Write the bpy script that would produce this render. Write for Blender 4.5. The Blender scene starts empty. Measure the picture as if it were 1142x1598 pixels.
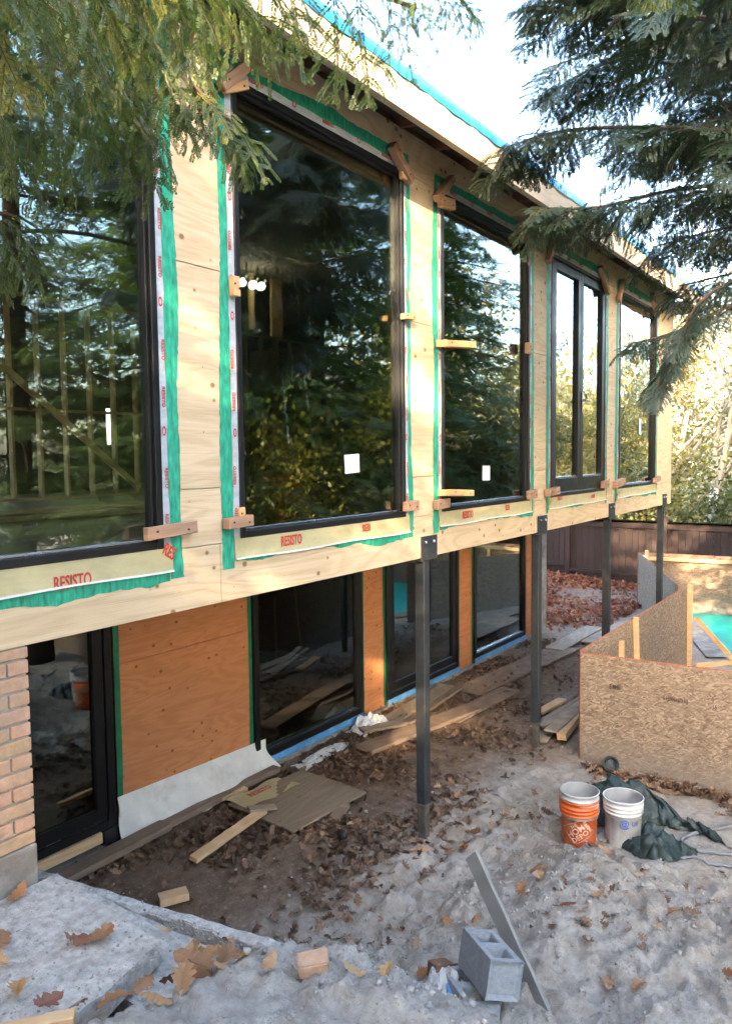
import bpy, bmesh, math, random
import numpy as np
from mathutils import Vector, Matrix, Euler

random.seed(7)
rng = np.random.default_rng(7)
scene = bpy.context.scene
col = scene.collection
R = math.radians
EYE = 3.05          # camera height above the excavated yard (metres)
FY = 3.05           # plane of the upper facade (plywood face), facing -Y
LY = 5.12           # plane of the recessed lower wall

# ------------------------------------------------------------------ camera, sky, sun, exposure
cam = bpy.data.cameras.new('camera')
cam.sensor_fit = 'VERTICAL'
cam.sensor_height = 36.0
cam.lens = 27.777
cam.clip_start = 0.05
cam.clip_end = 2000
camo = bpy.data.objects.new('camera', cam)
col.objects.link(camo)
yaw, pitch, roll = 0.60297, 0.07075, -0.010856
fw = Vector((math.cos(yaw)*math.cos(pitch), math.sin(yaw)*math.cos(pitch), -math.sin(pitch)))
rt = Vector((math.sin(yaw), -math.cos(yaw), 0))
up = rt.cross(fw)
r2 = math.cos(roll)*rt + math.sin(roll)*up
u2 = -math.sin(roll)*rt + math.cos(roll)*up
camo.matrix_world = Matrix(((r2.x, u2.x, -fw.x, 0), (r2.y, u2.y, -fw.y, 0), (r2.z, u2.z, -fw.z, EYE), (0, 0, 0, 1)))
scene.camera = camo

SUN_EL, SUN_AZ = R(20), R(210)      # the low sun rakes along the facade from behind the camera's left (direction it comes from)
sdir = Vector((math.cos(SUN_EL)*math.cos(SUN_AZ), math.cos(SUN_EL)*math.sin(SUN_AZ), math.sin(SUN_EL)))
world = bpy.data.worlds.new('World')
scene.world = world
world.use_nodes = True
wn = world.node_tree
wn.nodes.clear()
sky = wn.nodes.new('ShaderNodeTexSky')
sky.sky_type = 'NISHITA'
sky.sun_disc = False
sky.sun_elevation = SUN_EL
sky.sun_rotation = math.pi/2 - SUN_AZ
sky.air_density = 1.0
sky.dust_density = 3.0
sky.ozone_density = 1.0
bg = wn.nodes.new('ShaderNodeBackground')
bg.inputs['Strength'].default_value = 0.15
wo = wn.nodes.new('ShaderNodeOutputWorld')
wn.links.new(sky.outputs[0], bg.inputs['Color'])
wn.links.new(bg.outputs[0], wo.inputs['Surface'])

sun = bpy.data.lights.new('sun', 'SUN')
sun.energy = 2.6
sun.angle = R(0.53)
sun.color = (1.0, 0.74, 0.44)
suno = bpy.data.objects.new('sun', sun)
col.objects.link(suno)
suno.rotation_euler = (-sdir).to_track_quat('-Z', 'Y').to_euler()
suno.location = (-20, -30, 20)

vs = scene.view_settings
vs.view_transform = 'Standard'
vs.look = 'None'
vs.exposure = 3.98
vs.gamma = 1.0
vs.use_curve_mapping = False
scene.cycles.max_bounces = 6
scene.cycles.use_adaptive_sampling = True
scene.cycles.adaptive_threshold = 0.04
scene.cycles.transparent_max_bounces = 8
scene.cycles.diffuse_bounces = 2
scene.cycles.glossy_bounces = 3
scene.cycles.use_denoising = True
scene.cycles.caustics_reflective = False
scene.cycles.caustics_refractive = False
scene.cycles.sample_clamp_indirect = 6.0

# ------------------------------------------------------------------ terrain heights
def sstep(a, b, x):
    t = np.clip((x-a)/(b-a), 0, 1)
    return t*t*(3-2*t)

def _hash(ix, iy, seed):
    v = np.sin(ix*127.1 + iy*311.7 + seed*74.7)*43758.5453
    return v-np.floor(v)

def vnoise(x, y, seed=0):
    ix, iy = np.floor(x), np.floor(y)
    fx, fy = x-ix, y-iy
    fx, fy = fx*fx*(3-2*fx), fy*fy*(3-2*fy)
    a, b = _hash(ix, iy, seed), _hash(ix+1, iy, seed)
    c, d = _hash(ix, iy+1, seed), _hash(ix+1, iy+1, seed)
    return (a+(b-a)*fx)*(1-fy)+(c+(d-c)*fx)*fy

def fbm(x, y, seed=0, octv=4):
    s, a, t = 0, 1.0, 0
    for i in range(octv):
        s = s+a*(vnoise(x*2**i, y*2**i, seed+i)-.5)
        t += a
        a *= .55
    return s/t*2

POOL = [(12.45, 2.15), (16.35, 3.72), (16.62, -.9), (12.45, -.9)]

def in_pool(x, y):
    ok = np.ones(np.shape(x), bool)
    n = len(POOL)
    for i in range(n):
        (x0, y0), (x1, y1) = POOL[i], POOL[(i+1) % n]
        ok &= ((x1-x0)*(y-y0)-(y1-y0)*(x-x0)) < 0
    return ok

_pr = np.random.default_rng(77)
PRINTS = []
for _i in range(15):          # three walked lines of boot prints across the sand
    for (_x0, _y0, _x1, _y1) in ((3.6, 2.55, 7.2, 2.75), (4.3, .8, 6.9, 2.9), (3.9, 1.2, 6.6, .7)):
        _t = (_i+.5)/15
        _dx, _dy = _x1-_x0, _y1-_y0
        _L = np.hypot(_dx, _dy)
        _s = .11 if _i % 2 else -.11
        PRINTS.append((_x0+_dx*_t-_dy/_L*_s+_pr.normal(0, .05), _y0+_dy*_t+_dx/_L*_s+_pr.normal(0, .05), np.arctan2(_dy, _dx)+_pr.normal(0, .25)))

def ground_h(x, y, detail=True):
    x = np.asarray(x, float)
    y = np.asarray(y, float)
    # foreground bank: its lip runs roughly parallel to y and swings back to the right of the camera
    xl = x+.75*(1-sstep(.1, 1.25, y))
    px = [-50, 0, 1.6, 2.0, 2.3, 2.45, 2.62, 2.9, 3.3, 4.2, 5.0, 5.8, 7.0, 300]
    ph = [1.45, 1.42, 1.30, 1.22, 1.16, 1.06, .66, .25, .13, .10, .06, .02, 0, 0]
    p = sum(np.interp(xl+o, px, ph) for o in (-.10, -.05, 0, .05, .10))/5
    # towards the house the bank drops into the pit in front of the lower wall
    cut = 1-sstep(1.95, 2.30, y-.10*(x-2.3))
    h = p*np.where(x > 2.3, cut, 1)
    plate = np.where(x < 2.3, 1.0*(1-sstep(2.16, 2.30, x)), 0)
    k = sstep(1.95, 2.15, y)
    h = np.where(x < 2.32, h*(1-k)+plate*k, h)
    h = h+.20*np.exp(-((x-5.05)/.55)**2-((y-1.75)/.38)**2)
    h = h+.12*np.exp(-((x-4.6)/.4)**2-((y-1.2)/.5)**2)
    # leaf covered bank near the garden fence
    h = h+.15*sstep(13, 18, x)*sstep(4.5, 7.5, y)
    # shallow rut in the sand in front of the first column
    rx, ry = 5.75-4.1, 2.78-2.95
    tt = np.clip(((x-4.1)*rx+(y-2.95)*ry)/(rx*rx+ry*ry), 0, 1)
    dd = np.hypot(x-(4.1+tt*rx), y-(2.95+tt*ry))
    h = h-.045*np.exp(-(dd/.06)**2)+.02*np.exp(-((dd-.12)/.05)**2)
    if detail:
        for (fx, fy, fa) in PRINTS:
            u = (x-fx)*np.cos(fa)+(y-fy)*np.sin(fa)
            v = -(x-fx)*np.sin(fa)+(y-fy)*np.cos(fa)
            r = np.sqrt((u/.15)**2+(v/.062)**2)
            h = h-.030*(1-sstep(.75, 1.05, r))+.014*np.exp(-((r-1.25)/.22)**2)
        near = 1-sstep(7.5, 12, x)
        rough = (1-sstep(2.6, 3.6, y))*(1-sstep(5.2, 6.6, x))
        h = h+fbm(x*.9, y*.9, 3, 3)*.035*near
        h = h+fbm(x*4.2, y*4.2, 11, 4)*(.018+.062*rough)
        h = h+(.35-np.abs(fbm(x*6.5+3, y*6.5, 41, 4)))*.045*rough*sstep(.42, .62, vnoise(x*1.4+9, y*1.4, 8))
        h = h+np.maximum(fbm(x*11, y*11, 21, 3), -.08)*(.056*rough+.012)
        h = h+np.maximum(fbm(x*24, y*24, 31, 3), -.15)*.024*(rough+.35)
    h = np.where(in_pool(x, y), -.9, h)
    return h

# ------------------------------------------------------------------ material helper
class N:
    def __init__(s, name):
        s.m = bpy.data.materials.new(name)
        s.m.use_nodes = True
        s.t = s.m.node_tree
        s.t.nodes.clear()
        s.out = s.t.nodes.new('ShaderNodeOutputMaterial')

    def node(s, kind, **kw):
        n = s.t.nodes.new(kind)
        for k, v in kw.items():
            setattr(n, k, v)
        return n

    def put(s, sock, v):
        if hasattr(v, 'is_linked') or isinstance(v, bpy.types.NodeSocket):
            s.t.links.new(v, sock)
        elif isinstance(v, (tuple, list)) and len(v) == 3 and sock.type == 'RGBA':
            sock.default_value = (*v, 1)
        else:
            sock.default_value = v

    def coord(s, kind='pos', scale=(1, 1, 1), rot=(0, 0, 0), shift=None):
        if kind == 'pos':
            v = s.node('ShaderNodeNewGeometry').outputs['Position']
        else:
            v = s.node('ShaderNodeTexCoord').outputs['Object']
        if shift:
            oi = s.node('ShaderNodeObjectInfo')
            m = s.node('ShaderNodeVectorMath', operation='ADD')
            s.put(m.inputs[0], v)
            k = s.math('MULTIPLY', oi.outputs['Random'], shift)
            s.put(m.inputs[1], k)
            v = m.outputs[0]
        mp = s.node('ShaderNodeMapping')
        s.put(mp.inputs['Vector'], v)
        mp.inputs['Scale'].default_value = scale
        mp.inputs['Rotation'].default_value = rot
        return mp.outputs[0]

    def noise(s, vec, scale=5, detail=4, rough=.55, dist=0, color=False):
        n = s.node('ShaderNodeTexNoise')
        s.put(n.inputs['Vector'], vec)
        n.inputs['Scale'].default_value = scale
        n.inputs['Detail'].default_value = detail
        n.inputs['Roughness'].default_value = rough
        n.inputs['Distortion'].default_value = dist
        return n.outputs['Color' if color else 'Fac']

    def voro(s, vec, scale=5, feature='F1', out='Distance', rand=1.0):
        n = s.node('ShaderNodeTexVoronoi', feature=feature)
        s.put(n.inputs['Vector'], vec)
        n.inputs['Scale'].default_value = scale
        n.inputs['Randomness'].default_value = rand
        return n.outputs[out]

    def math(s, op, a, b=0.0, c=None):
        n = s.node('ShaderNodeMath', operation=op)
        s.put(n.inputs[0], a)
        s.put(n.inputs[1], b)
        if c is not None:
            s.put(n.inputs[2], c)
        return n.outputs[0]

    def ramp(s, fac, stops):
        n = s.node('ShaderNodeValToRGB')
        s.put(n.inputs[0], fac)
        e = n.color_ramp.elements
        while len(e) < len(stops):
            e.new(.5)
        for q, (p, c) in zip(e, stops):
            q.position = p
            q.color = (c, c, c, 1) if isinstance(c, (int, float)) else (*c, 1)
        return n.outputs[0]

    def range(s, v, a, b, c=0.0, d=1.0):
        n = s.node('ShaderNodeMapRange')
        s.put(n.inputs[0], v)
        for i, x in enumerate((a, b, c, d)):
            n.inputs[i+1].default_value = x
        return n.outputs[0]

    def mix(s, f, a, b, mode='MIX'):
        n = s.node('ShaderNodeMix', data_type='RGBA', blend_type=mode)
        s.put(n.inputs[0], f)
        s.put(n.inputs[6], a)
        s.put(n.inputs[7], b)
        return n.outputs[2]

    def bump(s, h, strength=.4, dist=.01, normal=None):
        n = s.node('ShaderNodeBump')
        s.put(n.inputs['Height'], h)
        n.inputs['Strength'].default_value = strength
        n.inputs['Distance'].default_value = dist
        if normal is not None:
            s.put(n.inputs['Normal'], normal)
        return n.outputs[0]

    def rnd(s):
        return s.node('ShaderNodeObjectInfo').outputs['Random']

    def done(s, color, rough=.7, bump=None, metal=0.0, spec=.4, trans=None, coat=0, emis=None):
        p = s.node('ShaderNodeBsdfPrincipled')
        s.put(p.inputs['Base Color'], color)
        s.put(p.inputs['Roughness'], rough)
        s.put(p.inputs['Metallic'], metal)
        s.put(p.inputs['Specular IOR Level'], spec)
        if coat:
            p.inputs['Coat Weight'].default_value = coat
        if bump is not None:
            s.put(p.inputs['Normal'], bump)
        sh = p.outputs[0]
        if trans is not None:
            t = s.node('ShaderNodeBsdfTranslucent')
            s.put(t.inputs['Color'], trans[1])
            mx = s.node('ShaderNodeMixShader')
            s.put(mx.inputs[0], trans[0])
            s.t.links.new(sh, mx.inputs[1])
            s.t.links.new(t.outputs[0], mx.inputs[2])
            sh = mx.outputs[0]
        s.t.links.new(sh, s.out.inputs['Surface'])
        return s.m

MT = {}

def simple(name, c, var=.25, scale=12, rough=.7, bump=.2, bdist=.004, metal=0.0, spec=.4, kind='pos', stretch=(1, 1, 1), objvar=0.0, coat=0, dirt=None):
    n = N(name)
    v = n.coord(kind, stretch)
    f = n.noise(v, scale, 6, .6)
    lo = tuple(x*(1-var) for x in c)
    hi = tuple(min(1, x*(1+var)) for x in c)
    k = n.ramp(f, [(.3, lo), (.7, hi)])
    if objvar:
        r = n.range(n.rnd(), 0, 1, 1-objvar, 1+objvar)
        k = n.mix(1.0, k, n.ramp(n.range(n.rnd(), 0, 1, 0, 1), [(0, 1-objvar), (1, 1.0)]), 'MULTIPLY')
    rr = n.range(f, .2, .8, max(0, rough-.12), min(1, rough+.12))
    if dirt:
        d = n.noise(n.coord('pos'), dirt[1], 5, .65)
        d = n.ramp(d, [(dirt[2], 0.0), (dirt[2]+.18, 1.0)])
        k = n.mix(n.math('MULTIPLY', d, dirt[3]), k, dirt[0])
        rr = n.math('MAXIMUM', rr, n.math('MULTIPLY', d, .8))
    b = n.bump(n.noise(v, scale*3, 5, .6), bump, bdist)
    MT[name] = n.done(k, rr, b, metal, spec, coat=coat)
    return MT[name]

def plywood(name, lo, mid, hi, knot, kscale=10.5, grain=1.0, kind='pos', axis='x', stampc=None):
    n = N(name)
    st = (.55, 1.0, 3.4) if axis == 'x' else ((3.4, 1.0, .55) if axis == 'z' else (.55, 3.4, 1.0))
    v = n.coord(kind, st, shift=(37.0 if kind == 'obj' else None))
    base = n.noise(v, 1.15, 3, .5, .6)
    rings = n.math('SINE', n.math('MULTIPLY', base, 70.0*grain))
    fine = n.noise(n.coord(kind, tuple(a*b for a, b in zip(st, (1.2, 1, 14)) ) if axis == 'x' else tuple(a*9 for a in st)), 6, 5, .65)
    g = n.math('ADD', n.math('MULTIPLY', n.range(rings, -1, 1), .22), n.math('MULTIPLY', fine, .78))
    blot = n.noise(n.coord(kind), 1.6, 4, .6)
    c = n.ramp(g, [(.22, lo), (.5, mid), (.8, hi)])
    c = n.mix(n.range(blot, .35, .75, 0, .35), c, lo)
    # knots: soft oval dark eyes in some of the cells
    kv = n.coord(kind, ((1.0, 0.0, 1.25) if axis != 'y' else (1, 1.2, 0)) if kind == 'pos' else (1, 1.3, 0), shift=(37.0 if kind == 'obj' else None))
    kd = n.voro(kv, kscale)
    kc = n.node('ShaderNodeSeparateColor')
    n.put(kc.inputs[0], n.voro(kv, kscale, out='Color'))
    keep = n.math('GREATER_THAN', kc.outputs[0], .30)
    size = n.range(n.math('POWER', kc.outputs[1], 2.0), 0, 1, .06, .22)
    eye = n.math('SUBTRACT', 1.0, n.math('SMOOTH_MIN', n.math('DIVIDE', kd, size), 1.0, .3))
    eye = n.math('MULTIPLY', n.math('MAXIMUM', eye, 0.0), keep)
    c = n.mix(n.math('MINIMUM', n.math('MULTIPLY', eye, 3.0), .85), c, knot)
    # nail heads / small pitch marks
    dv = n.voro(kv, kscale*3.1)
    dot = n.math('MULTIPLY', n.math('LESS_THAN', dv, .035), .7)
    c = n.mix(dot, c, tuple(x*.5 for x in knot))
    h = n.math('SUBTRACT', g, n.math('MULTIPLY', eye, 1.2))
    b = n.bump(h, .25, .002)
    MT[name] = n.done(c, .75, b, 0, .25)
    return MT[name]

plywood('ply', (.44, .31, .18), (.57, .43, .27), (.66, .525, .355), (.20, .095, .04))
plywood('ply_orange', (.37, .14, .055), (.46, .185, .075), (.54, .24, .105), (.17, .055, .018), 11.5)
plywood('ply_ground', (.17, .125, .085), (.23, .175, .12), (.28, .22, .155), (.10, .06, .04), 4, kind='pos', axis='y')
plywood('fascia', (.52, .41, .29), (.62, .50, .36), (.68, .57, .43), (.30, .18, .09), 2.5)
plywood('lumber', (.46, .29, .15), (.57, .38, .21), (.65, .46, .28), (.22, .10, .04), 3, kind='obj')
plywood('lumber_weathered', (.22, .17, .125), (.31, .245, .18), (.40, .325, .25), (.12, .075, .05), 3, kind='obj')
plywood('board_grey', (.17, .165, .16), (.22, .215, .205), (.27, .265, .25), (.11, .10, .09), 3, kind='obj')
plywood('lumber_dark', (.15, .105, .075), (.21, .15, .11), (.27, .20, .15), (.09, .05, .035), 3, kind='obj')
plywood('clip_wood', (.27, .155, .095), (.36, .215, .135), (.44, .28, .18), (.10, .045, .03), 6, kind='obj')
plywood('clip_fresh', (.50, .26, .11), (.60, .34, .16), (.66, .42, .22), (.3, .12, .05), 3, kind='obj')
plywood('stud_wood', (.44, .29, .14), (.54, .38, .20), (.62, .46, .27), (.22, .1, .04), 3, kind='pos', axis='z')
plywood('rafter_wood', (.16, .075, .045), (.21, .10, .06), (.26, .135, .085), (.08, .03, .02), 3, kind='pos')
simple('green_primer', (.022, .28, .17), .5, 18, .55, .25, .003, stretch=(3, 1, .8))
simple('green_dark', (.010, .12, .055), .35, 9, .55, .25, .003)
simple('tape', (.40, .41, .43), .18, 14, .38, .6, .006, stretch=(1, 1, 2))
simple('beige_film', (.44, .375, .20), .14, 5, .42, .45, .006, stretch=(1, 1, 2))
simple('red_ink', (.45, .035, .03), .2, 20, .55, .05)
simple('frame_black', (.007, .007, .008), .3, 6, .42, .03, .001, spec=.3)
simple('frame_metal', (.30, .32, .35), .1, 6, .22, .03, .001, metal=.9)
simple('steel', (.022, .026, .031), .4, 9, .48, .2, .003, spec=.45, dirt=((.12, .09, .07), 5.0, .58, .5))
simple('steel_rusty', (.055, .048, .042), .4, 14, .75, .3, .003, dirt=((.14, .115, .095), 9, .48, .7))
simple('bolt', (.65, .66, .68), .1, 20, .3, .05, .001, metal=.8)
simple('blue_film', (.03, .30, .62), .2, 5, .3, .5, .01)
simple('blue_tape', (.10, .30, .58), .25, 6, .4, .35, .004, dirt=((.42, .5, .58), 4, .55, .7))
simple('concrete', (.28, .26, .235), .3, 14, .88, .9, .010, dirt=((.17, .14, .11), 4.0, .45, .8))
simple('slab_concrete', (.43, .405, .37), .36, 26, .9, 1.0, .014, dirt=((.27, .23, .19), 5.0, .52, .7))
simple('mortar', (.33, .31, .28), .2, 30, .9, .7, .004)
simple('block_concrete', (.26, .275, .29), .18, 45, .9, .8, .004, dirt=((.18, .17, .16), 7, .55, .5))
simple('white_sheet', (.62, .60, .55), .12, 6, .6, .35, .008, dirt=((.36, .30, .24), 3.5, .54, .55))
simple('plastic_clear', (.62, .63, .63), .12, 9, .3, .6, .02)
simple('tarp_green', (.020, .036, .034), .5, 6, .35, .8, .02, dirt=((.22, .22, .21), 5, .55, .45))
simple('bucket_orange', (.62, .115, .022), .12, 8, .42, .1, .002, dirt=((.42, .30, .24), 6, .52, .55))
simple('bucket_white', (.56, .56, .55), .1, 8, .42, .1, .002, dirt=((.33, .30, .28), 6, .52, .55))
simple('bucket_grey', (.44, .45, .44), .12, 8, .5, .1, .002, dirt=((.30, .28, .26), 6, .45, .8))
simple('bucket_inside', (.30, .31, .31), .12, 8, .5, .1, .002, dirt=((.36, .34, .32), 6, .45, .8))
simple('ink_blue', (.06, .12, .40), .1, 8, .5, .1)
simple('ink_white', (.66, .42, .30), .2, 18, .5, .1, dirt=((.5, .16, .06), 14, .5, .8))
simple('wire', (.45, .45, .45), .1, 8, .35, .05, metal=.8)
simple('black_rubber', (.015, .015, .016), .2, 20, .6, .2)
simple('hose', (.17, .175, .19), .2, 20, .6, .2)
simple('blue_plastic', (.03, .15, .50), .15, 8, .35, .1)
simple('brown_card', (.16, .085, .05), .2, 9, .7, .2)
simple('fence_brown', (.030, .017, .0155), .35, 5, .65, .35, .004, stretch=(3, 3, .6), objvar=.3)
simple('pool_cover', (.005, .34, .28), .10, 1.2, .35, .25, .02)
simple('paper', (.46, .50, .56), .05, 9, .6, .1)
simple('interior_board', (.15, .125, .095), .25, 3, .8, .2)
simple('interior_dark', (.085, .08, .075), .25, 3, .85, .2)
simple('interior_floor', (.34, .27, .17), .25, 3, .7, .2, stretch=(.4, 3, 1))
simple('roof_dark', (.09, .085, .08), .2, 4, .8, .2)
simple('bark', (.065, .048, .035), .4, 9, .9, 1.0, .03, stretch=(1, 1, .25))
simple('twig', (.085, .055, .033), .3, 30, .85, .4, .002)
simple('bark_pale', (.42, .34, .24), .3, 6, .85, .5, .02, stretch=(1, 1, .3))
simple('wrap_white', (.75, .75, .74), .06, 5, .6, .2)
simple('cone', (.22, .10, .05), .3, 40, .8, .6, .004)
simple('litter_wood', (.40, .32, .23), .25, 15, .8, .3)

# glass: a thin double pane, part mirror (Fresnel), part clear
def glass(name, tint, wav, wscale, gain=1.9):
    n = N(name)
    v = n.coord('pos', (1, 1, 2.2))
    b = n.bump(n.noise(v, wscale, 2, .5), wav, .02)
    fr = n.node('ShaderNodeFresnel')
    fr.inputs['IOR'].default_value = 1.5
    f = n.math('MINIMUM', n.math('MULTIPLY', fr.outputs[0], gain), .9)
    g = n.node('ShaderNodeBsdfGlossy')
    g.inputs['Roughness'].default_value = .0
    g.inputs['Color'].default_value = (.93, .97, .96, 1)
    n.put(g.inputs['Normal'], b)
    t = n.node('ShaderNodeBsdfTransparent')
    t.inputs['Color'].default_value = (*tint, 1)
    mx = n.node('ShaderNodeMixShader')
    n.put(mx.inputs[0], f)
    n.t.links.new(t.outputs[0], mx.inputs[1])
    n.t.links.new(g.outputs[0], mx.inputs[2])
    n.t.links.new(mx.outputs[0], n.out.inputs['Surface'])
    MT[name] = n.m
glass('glass', (.74, .80, .77), .010, 2.0, 2.0)
glass('glass_wavy', (.74, .80, .77), .10, 3.2, 2.1)

# brick
n = N('brick')
v = n.coord('pos')
f = n.noise(v, 28, 6, .65)
c = n.ramp(f, [(.25, (.35, .19, .125)), (.55, (.45, .265, .18)), (.8, (.53, .34, .245))])
c2 = n.ramp(f, [(.25, (.30, .19, .105)), (.55, (.41, .27, .16)), (.8, (.48, .34, .22))])
sx = n.node('ShaderNodeSeparateXYZ'); n.put(sx.inputs[0], v)
c = n.mix(n.rnd(), c, c2)
d = n.ramp(n.noise(v, 6, 5, .6), [(.5, 0.0), (.72, 1.0)])
c = n.mix(n.math('MULTIPLY', d, .55), c, (.30, .26, .21))
MT['brick'] = n.done(c, .88, n.bump(n.noise(v, 70, 5, .7), .7, .004))

# OSB
n = N('osb')
g = n.node('ShaderNodeNewGeometry')
sx = n.node('ShaderNodeSeparateXYZ'); n.put(sx.inputs[0], g.outputs['Position'])
cb = n.node('ShaderNodeCombineXYZ')
n.put(cb.inputs[0], n.math('ADD', sx.outputs[0], sx.outputs[1]))
n.put(cb.inputs[1], sx.outputs[2])
warp = n.noise(cb.outputs[0], 3.0, 2, .5, color=True)
wv = n.node('ShaderNodeVectorMath', operation='MULTIPLY_ADD')
n.put(wv.inputs[0], warp); wv.inputs[1].default_value = (.05, .05, 0); n.put(wv.inputs[2], cb.outputs[0])
def strand(angle, sc):
    m0_ = n.node('ShaderNodeMapping')
    n.put(m0_.inputs['Vector'], wv.outputs[0])
    m0_.inputs['Rotation'].default_value = (0, 0, angle)
    mp = n.node('ShaderNodeMapping')
    n.put(mp.inputs['Vector'], m0_.outputs[0])
    mp.inputs['Scale'].default_value = sc
    vo = n.node('ShaderNodeTexVoronoi')
    n.put(vo.inputs['Vector'], mp.outputs[0]); vo.inputs['Scale'].default_value = 1.0
    se = n.node('ShaderNodeSeparateColor'); n.put(se.inputs[0], vo.outputs['Color'])
    return se.outputs[0], se.outputs[1]
a, ah = strand(.55, (17, 74, 1)); b_, bh = strand(-.5, (18, 80, 1)); e_, eh = strand(.02, (15, 66, 1))
pick = n.noise(wv.outputs[0], 24, 2, .5)
ab = n.mix(n.math('GREATER_THAN', pick, .5), a, b_)
abc = n.mix(n.math('GREATER_THAN', ah, .62), ab, e_)
bw = n.node('ShaderNodeRGBToBW'); n.put(bw.inputs[0], abc)
c = n.ramp(bw.outputs[0], [(.0, (.135, .088, .058)), (.3, (.20, .138, .095)), (.65, (.25, .18, .127)), (.9, (.335, .26, .19))])
grime = n.noise(n.coord('pos'), 1.7, 4, .6)
c = n.mix(n.range(grime, .45, .8, 0, .4), c, (.19, .15, .12))
splash = n.range(n.math('ADD', sx.outputs[2], n.math('MULTIPLY', grime, .3)), .12, .5, .75, 0)
c = n.mix(splash, c, (.20, .17, .145))
MT['osb'] = n.done(c, .8, n.bump(bw.outputs[0], .5, .004))
simple('osb_edge', (.33, .09, .05), .2, 20, .8, .2)

# ground: pale grey sand, brown soil in the pit, clods, damp patches
n = N('ground')
v = n.coord('pos')
sx = n.node('ShaderNodeSeparateXYZ'); n.put(sx.inputs[0], v)
f1 = n.noise(v, 1.1, 5, .6)
f2 = n.noise(v, 9, 6, .65)
f3 = n.noise(v, 55, 5, .7)
sand = n.ramp(f2, [(.25, (.27, .232, .195)), (.5, (.39, .350, .308)), (.78, (.49, .455, .415))])
soil = n.ramp(f2, [(.25, (.12, .078, .052)), (.5, (.19, .13, .09)), (.8, (.27, .195, .14))])
pit = n.math('ADD', sx.outputs[1], n.math('MULTIPLY', f1, 1.5))
pit = n.range(pit, 3.45, 4.35, 0, 1)
left = n.range(n.math('ADD', sx.outputs[0], n.math('MULTIPLY', f2, 1.0)), 12.0, 15.0, 1, 0)
pit = n.math('MULTIPLY', pit, left)
c = n.mix(pit, sand, soil)
tan = n.ramp(f2, [(.25, (.26, .205, .155)), (.55, (.36, .295, .23)), (.8, (.43, .365, .30))])
c = n.mix(n.math('MULTIPLY', n.range(f1, .42, .62, 0, .8), n.range(sx.outputs[0], 3.2, 5.0, 0, 1)), c, n.mix(pit, tan, soil))
lawn = n.ramp(f2, [(.3, (.05, .06, .022)), (.7, (.12, .11, .05))])
drift = n.math('MULTIPLY', n.range(n.math('ADD', sx.outputs[0], n.math('MULTIPLY', f2, 2.0)), 13.2, 15.4, 0, 1), n.range(sx.outputs[1], 3.9, 4.8, 0, .85))
c = n.mix(drift, c, n.ramp(f2, [(.3, (.13, .075, .05)), (.7, (.24, .15, .10))]))
far = n.range(n.math('ADD', sx.outputs[0], n.math('MULTIPLY', f1, 3)), 19.5, 22, 0, 1)
c = n.mix(far, c, lawn)
peb = n.voro(v, 42)
pebm = n.math('LESS_THAN', peb, .16)
c = n.mix(n.math('MULTIPLY', pebm, n.range(f2, .45, .6, 0, .5)), c, (.46, .45, .44))
fm = n.noise(v, 21, 6, .75)
c = n.mix(n.range(fm, .5, .72, 0, .55), c, (.185, .15, .12))
c = n.mix(n.range(fm, .30, .46, .35, 0), c, (.55, .51, .47))
spk = n.math('GREATER_THAN', f3, .64)
c = n.mix(n.math('MULTIPLY', spk, .5), c, (.12, .09, .07))
f4 = n.noise(v, 24, 6, .75)
h = n.math('ADD', n.math('MULTIPLY', f2, .6), n.math('ADD', n.math('MULTIPLY', f3, .4), n.math('MULTIPLY', f4, .6)))
h = n.math('SUBTRACT', h, n.math('MULTIPLY', n.math('MINIMUM', peb, .2), .6))
MT['ground'] = n.done(c, .95, n.bump(h, 1.0, .035), 0, .15)

# leaves on the ground, foliage
def leafmat(name, cols, trans=.25, rough=.6, island=True):
    n = N(name)
    g = n.node('ShaderNodeNewGeometry')
    r = g.outputs['Random Per Island'] if island else n.rnd()
    c = n.ramp(r, [((i+.5)/len(cols), k) for i, k in enumerate(cols)])
    f = n.noise(n.coord('obj'), 40, 4, .6)
    c = n.mix(n.range(f, .3, .75, 0, .45), c, tuple(x*.45 for x in cols[0]))
    MT[name] = n.done(c, rough, None, 0, .3, trans=(trans, c))
leafmat('litter', [(.12, .065, .04), (.20, .115, .068), (.27, .165, .10), (.34, .22, .135), (.16, .09, .058), (.40, .29, .19)])
leafmat('litter_dark', [(.085, .05, .034), (.14, .085, .055), (.19, .12, .08), (.11, .066, .045), (.26, .17, .115)])
leafmat('litter_red', [(.18, .055, .03), (.30, .10, .05), (.40, .16, .08), (.24, .085, .05), (.44, .22, .12)])
leafmat('oak_leaf', [(.34, .15, .065), (.50, .30, .14), (.17, .065, .045), (.56, .40, .22), (.28, .14, .075), (.42, .21, .10), (.22, .10, .07)], .2, .55, False)
def needlemat(name, cols, trans=.35):
    n = N(name)
    g = n.node('ShaderNodeNewGeometry')
    r = n.math('FRACT', n.math('ADD', g.outputs['Random Per Island'], n.math('MULTIPLY', n.rnd(), .35)))
    c = n.ramp(r, [((i+.5)/len(cols), k) for i, k in enumerate(cols)])
    t = n.mix(1.0, c, (1.5, 1.6, .7), 'MULTIPLY')
    MT[name] = n.done(c, .42, None, 0, .45, trans=(trans, t))
needlemat('needles', [(.045, .085, .022), (.080, .120, .030), (.060, .105, .032), (.120, .150, .034), (.035, .065, .022), (.085, .125, .034)], .38)
needlemat('needles_sunlit', [(.15, .18, .035), (.20, .21, .045), (.24, .22, .055)], .4)  # yellow of sun-touched foliage put into the needle colour
needlemat('needles_dark', [(.018, .038, .018), (.028, .052, .022), (.024, .045, .024), (.038, .062, .024)], .2)
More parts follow.
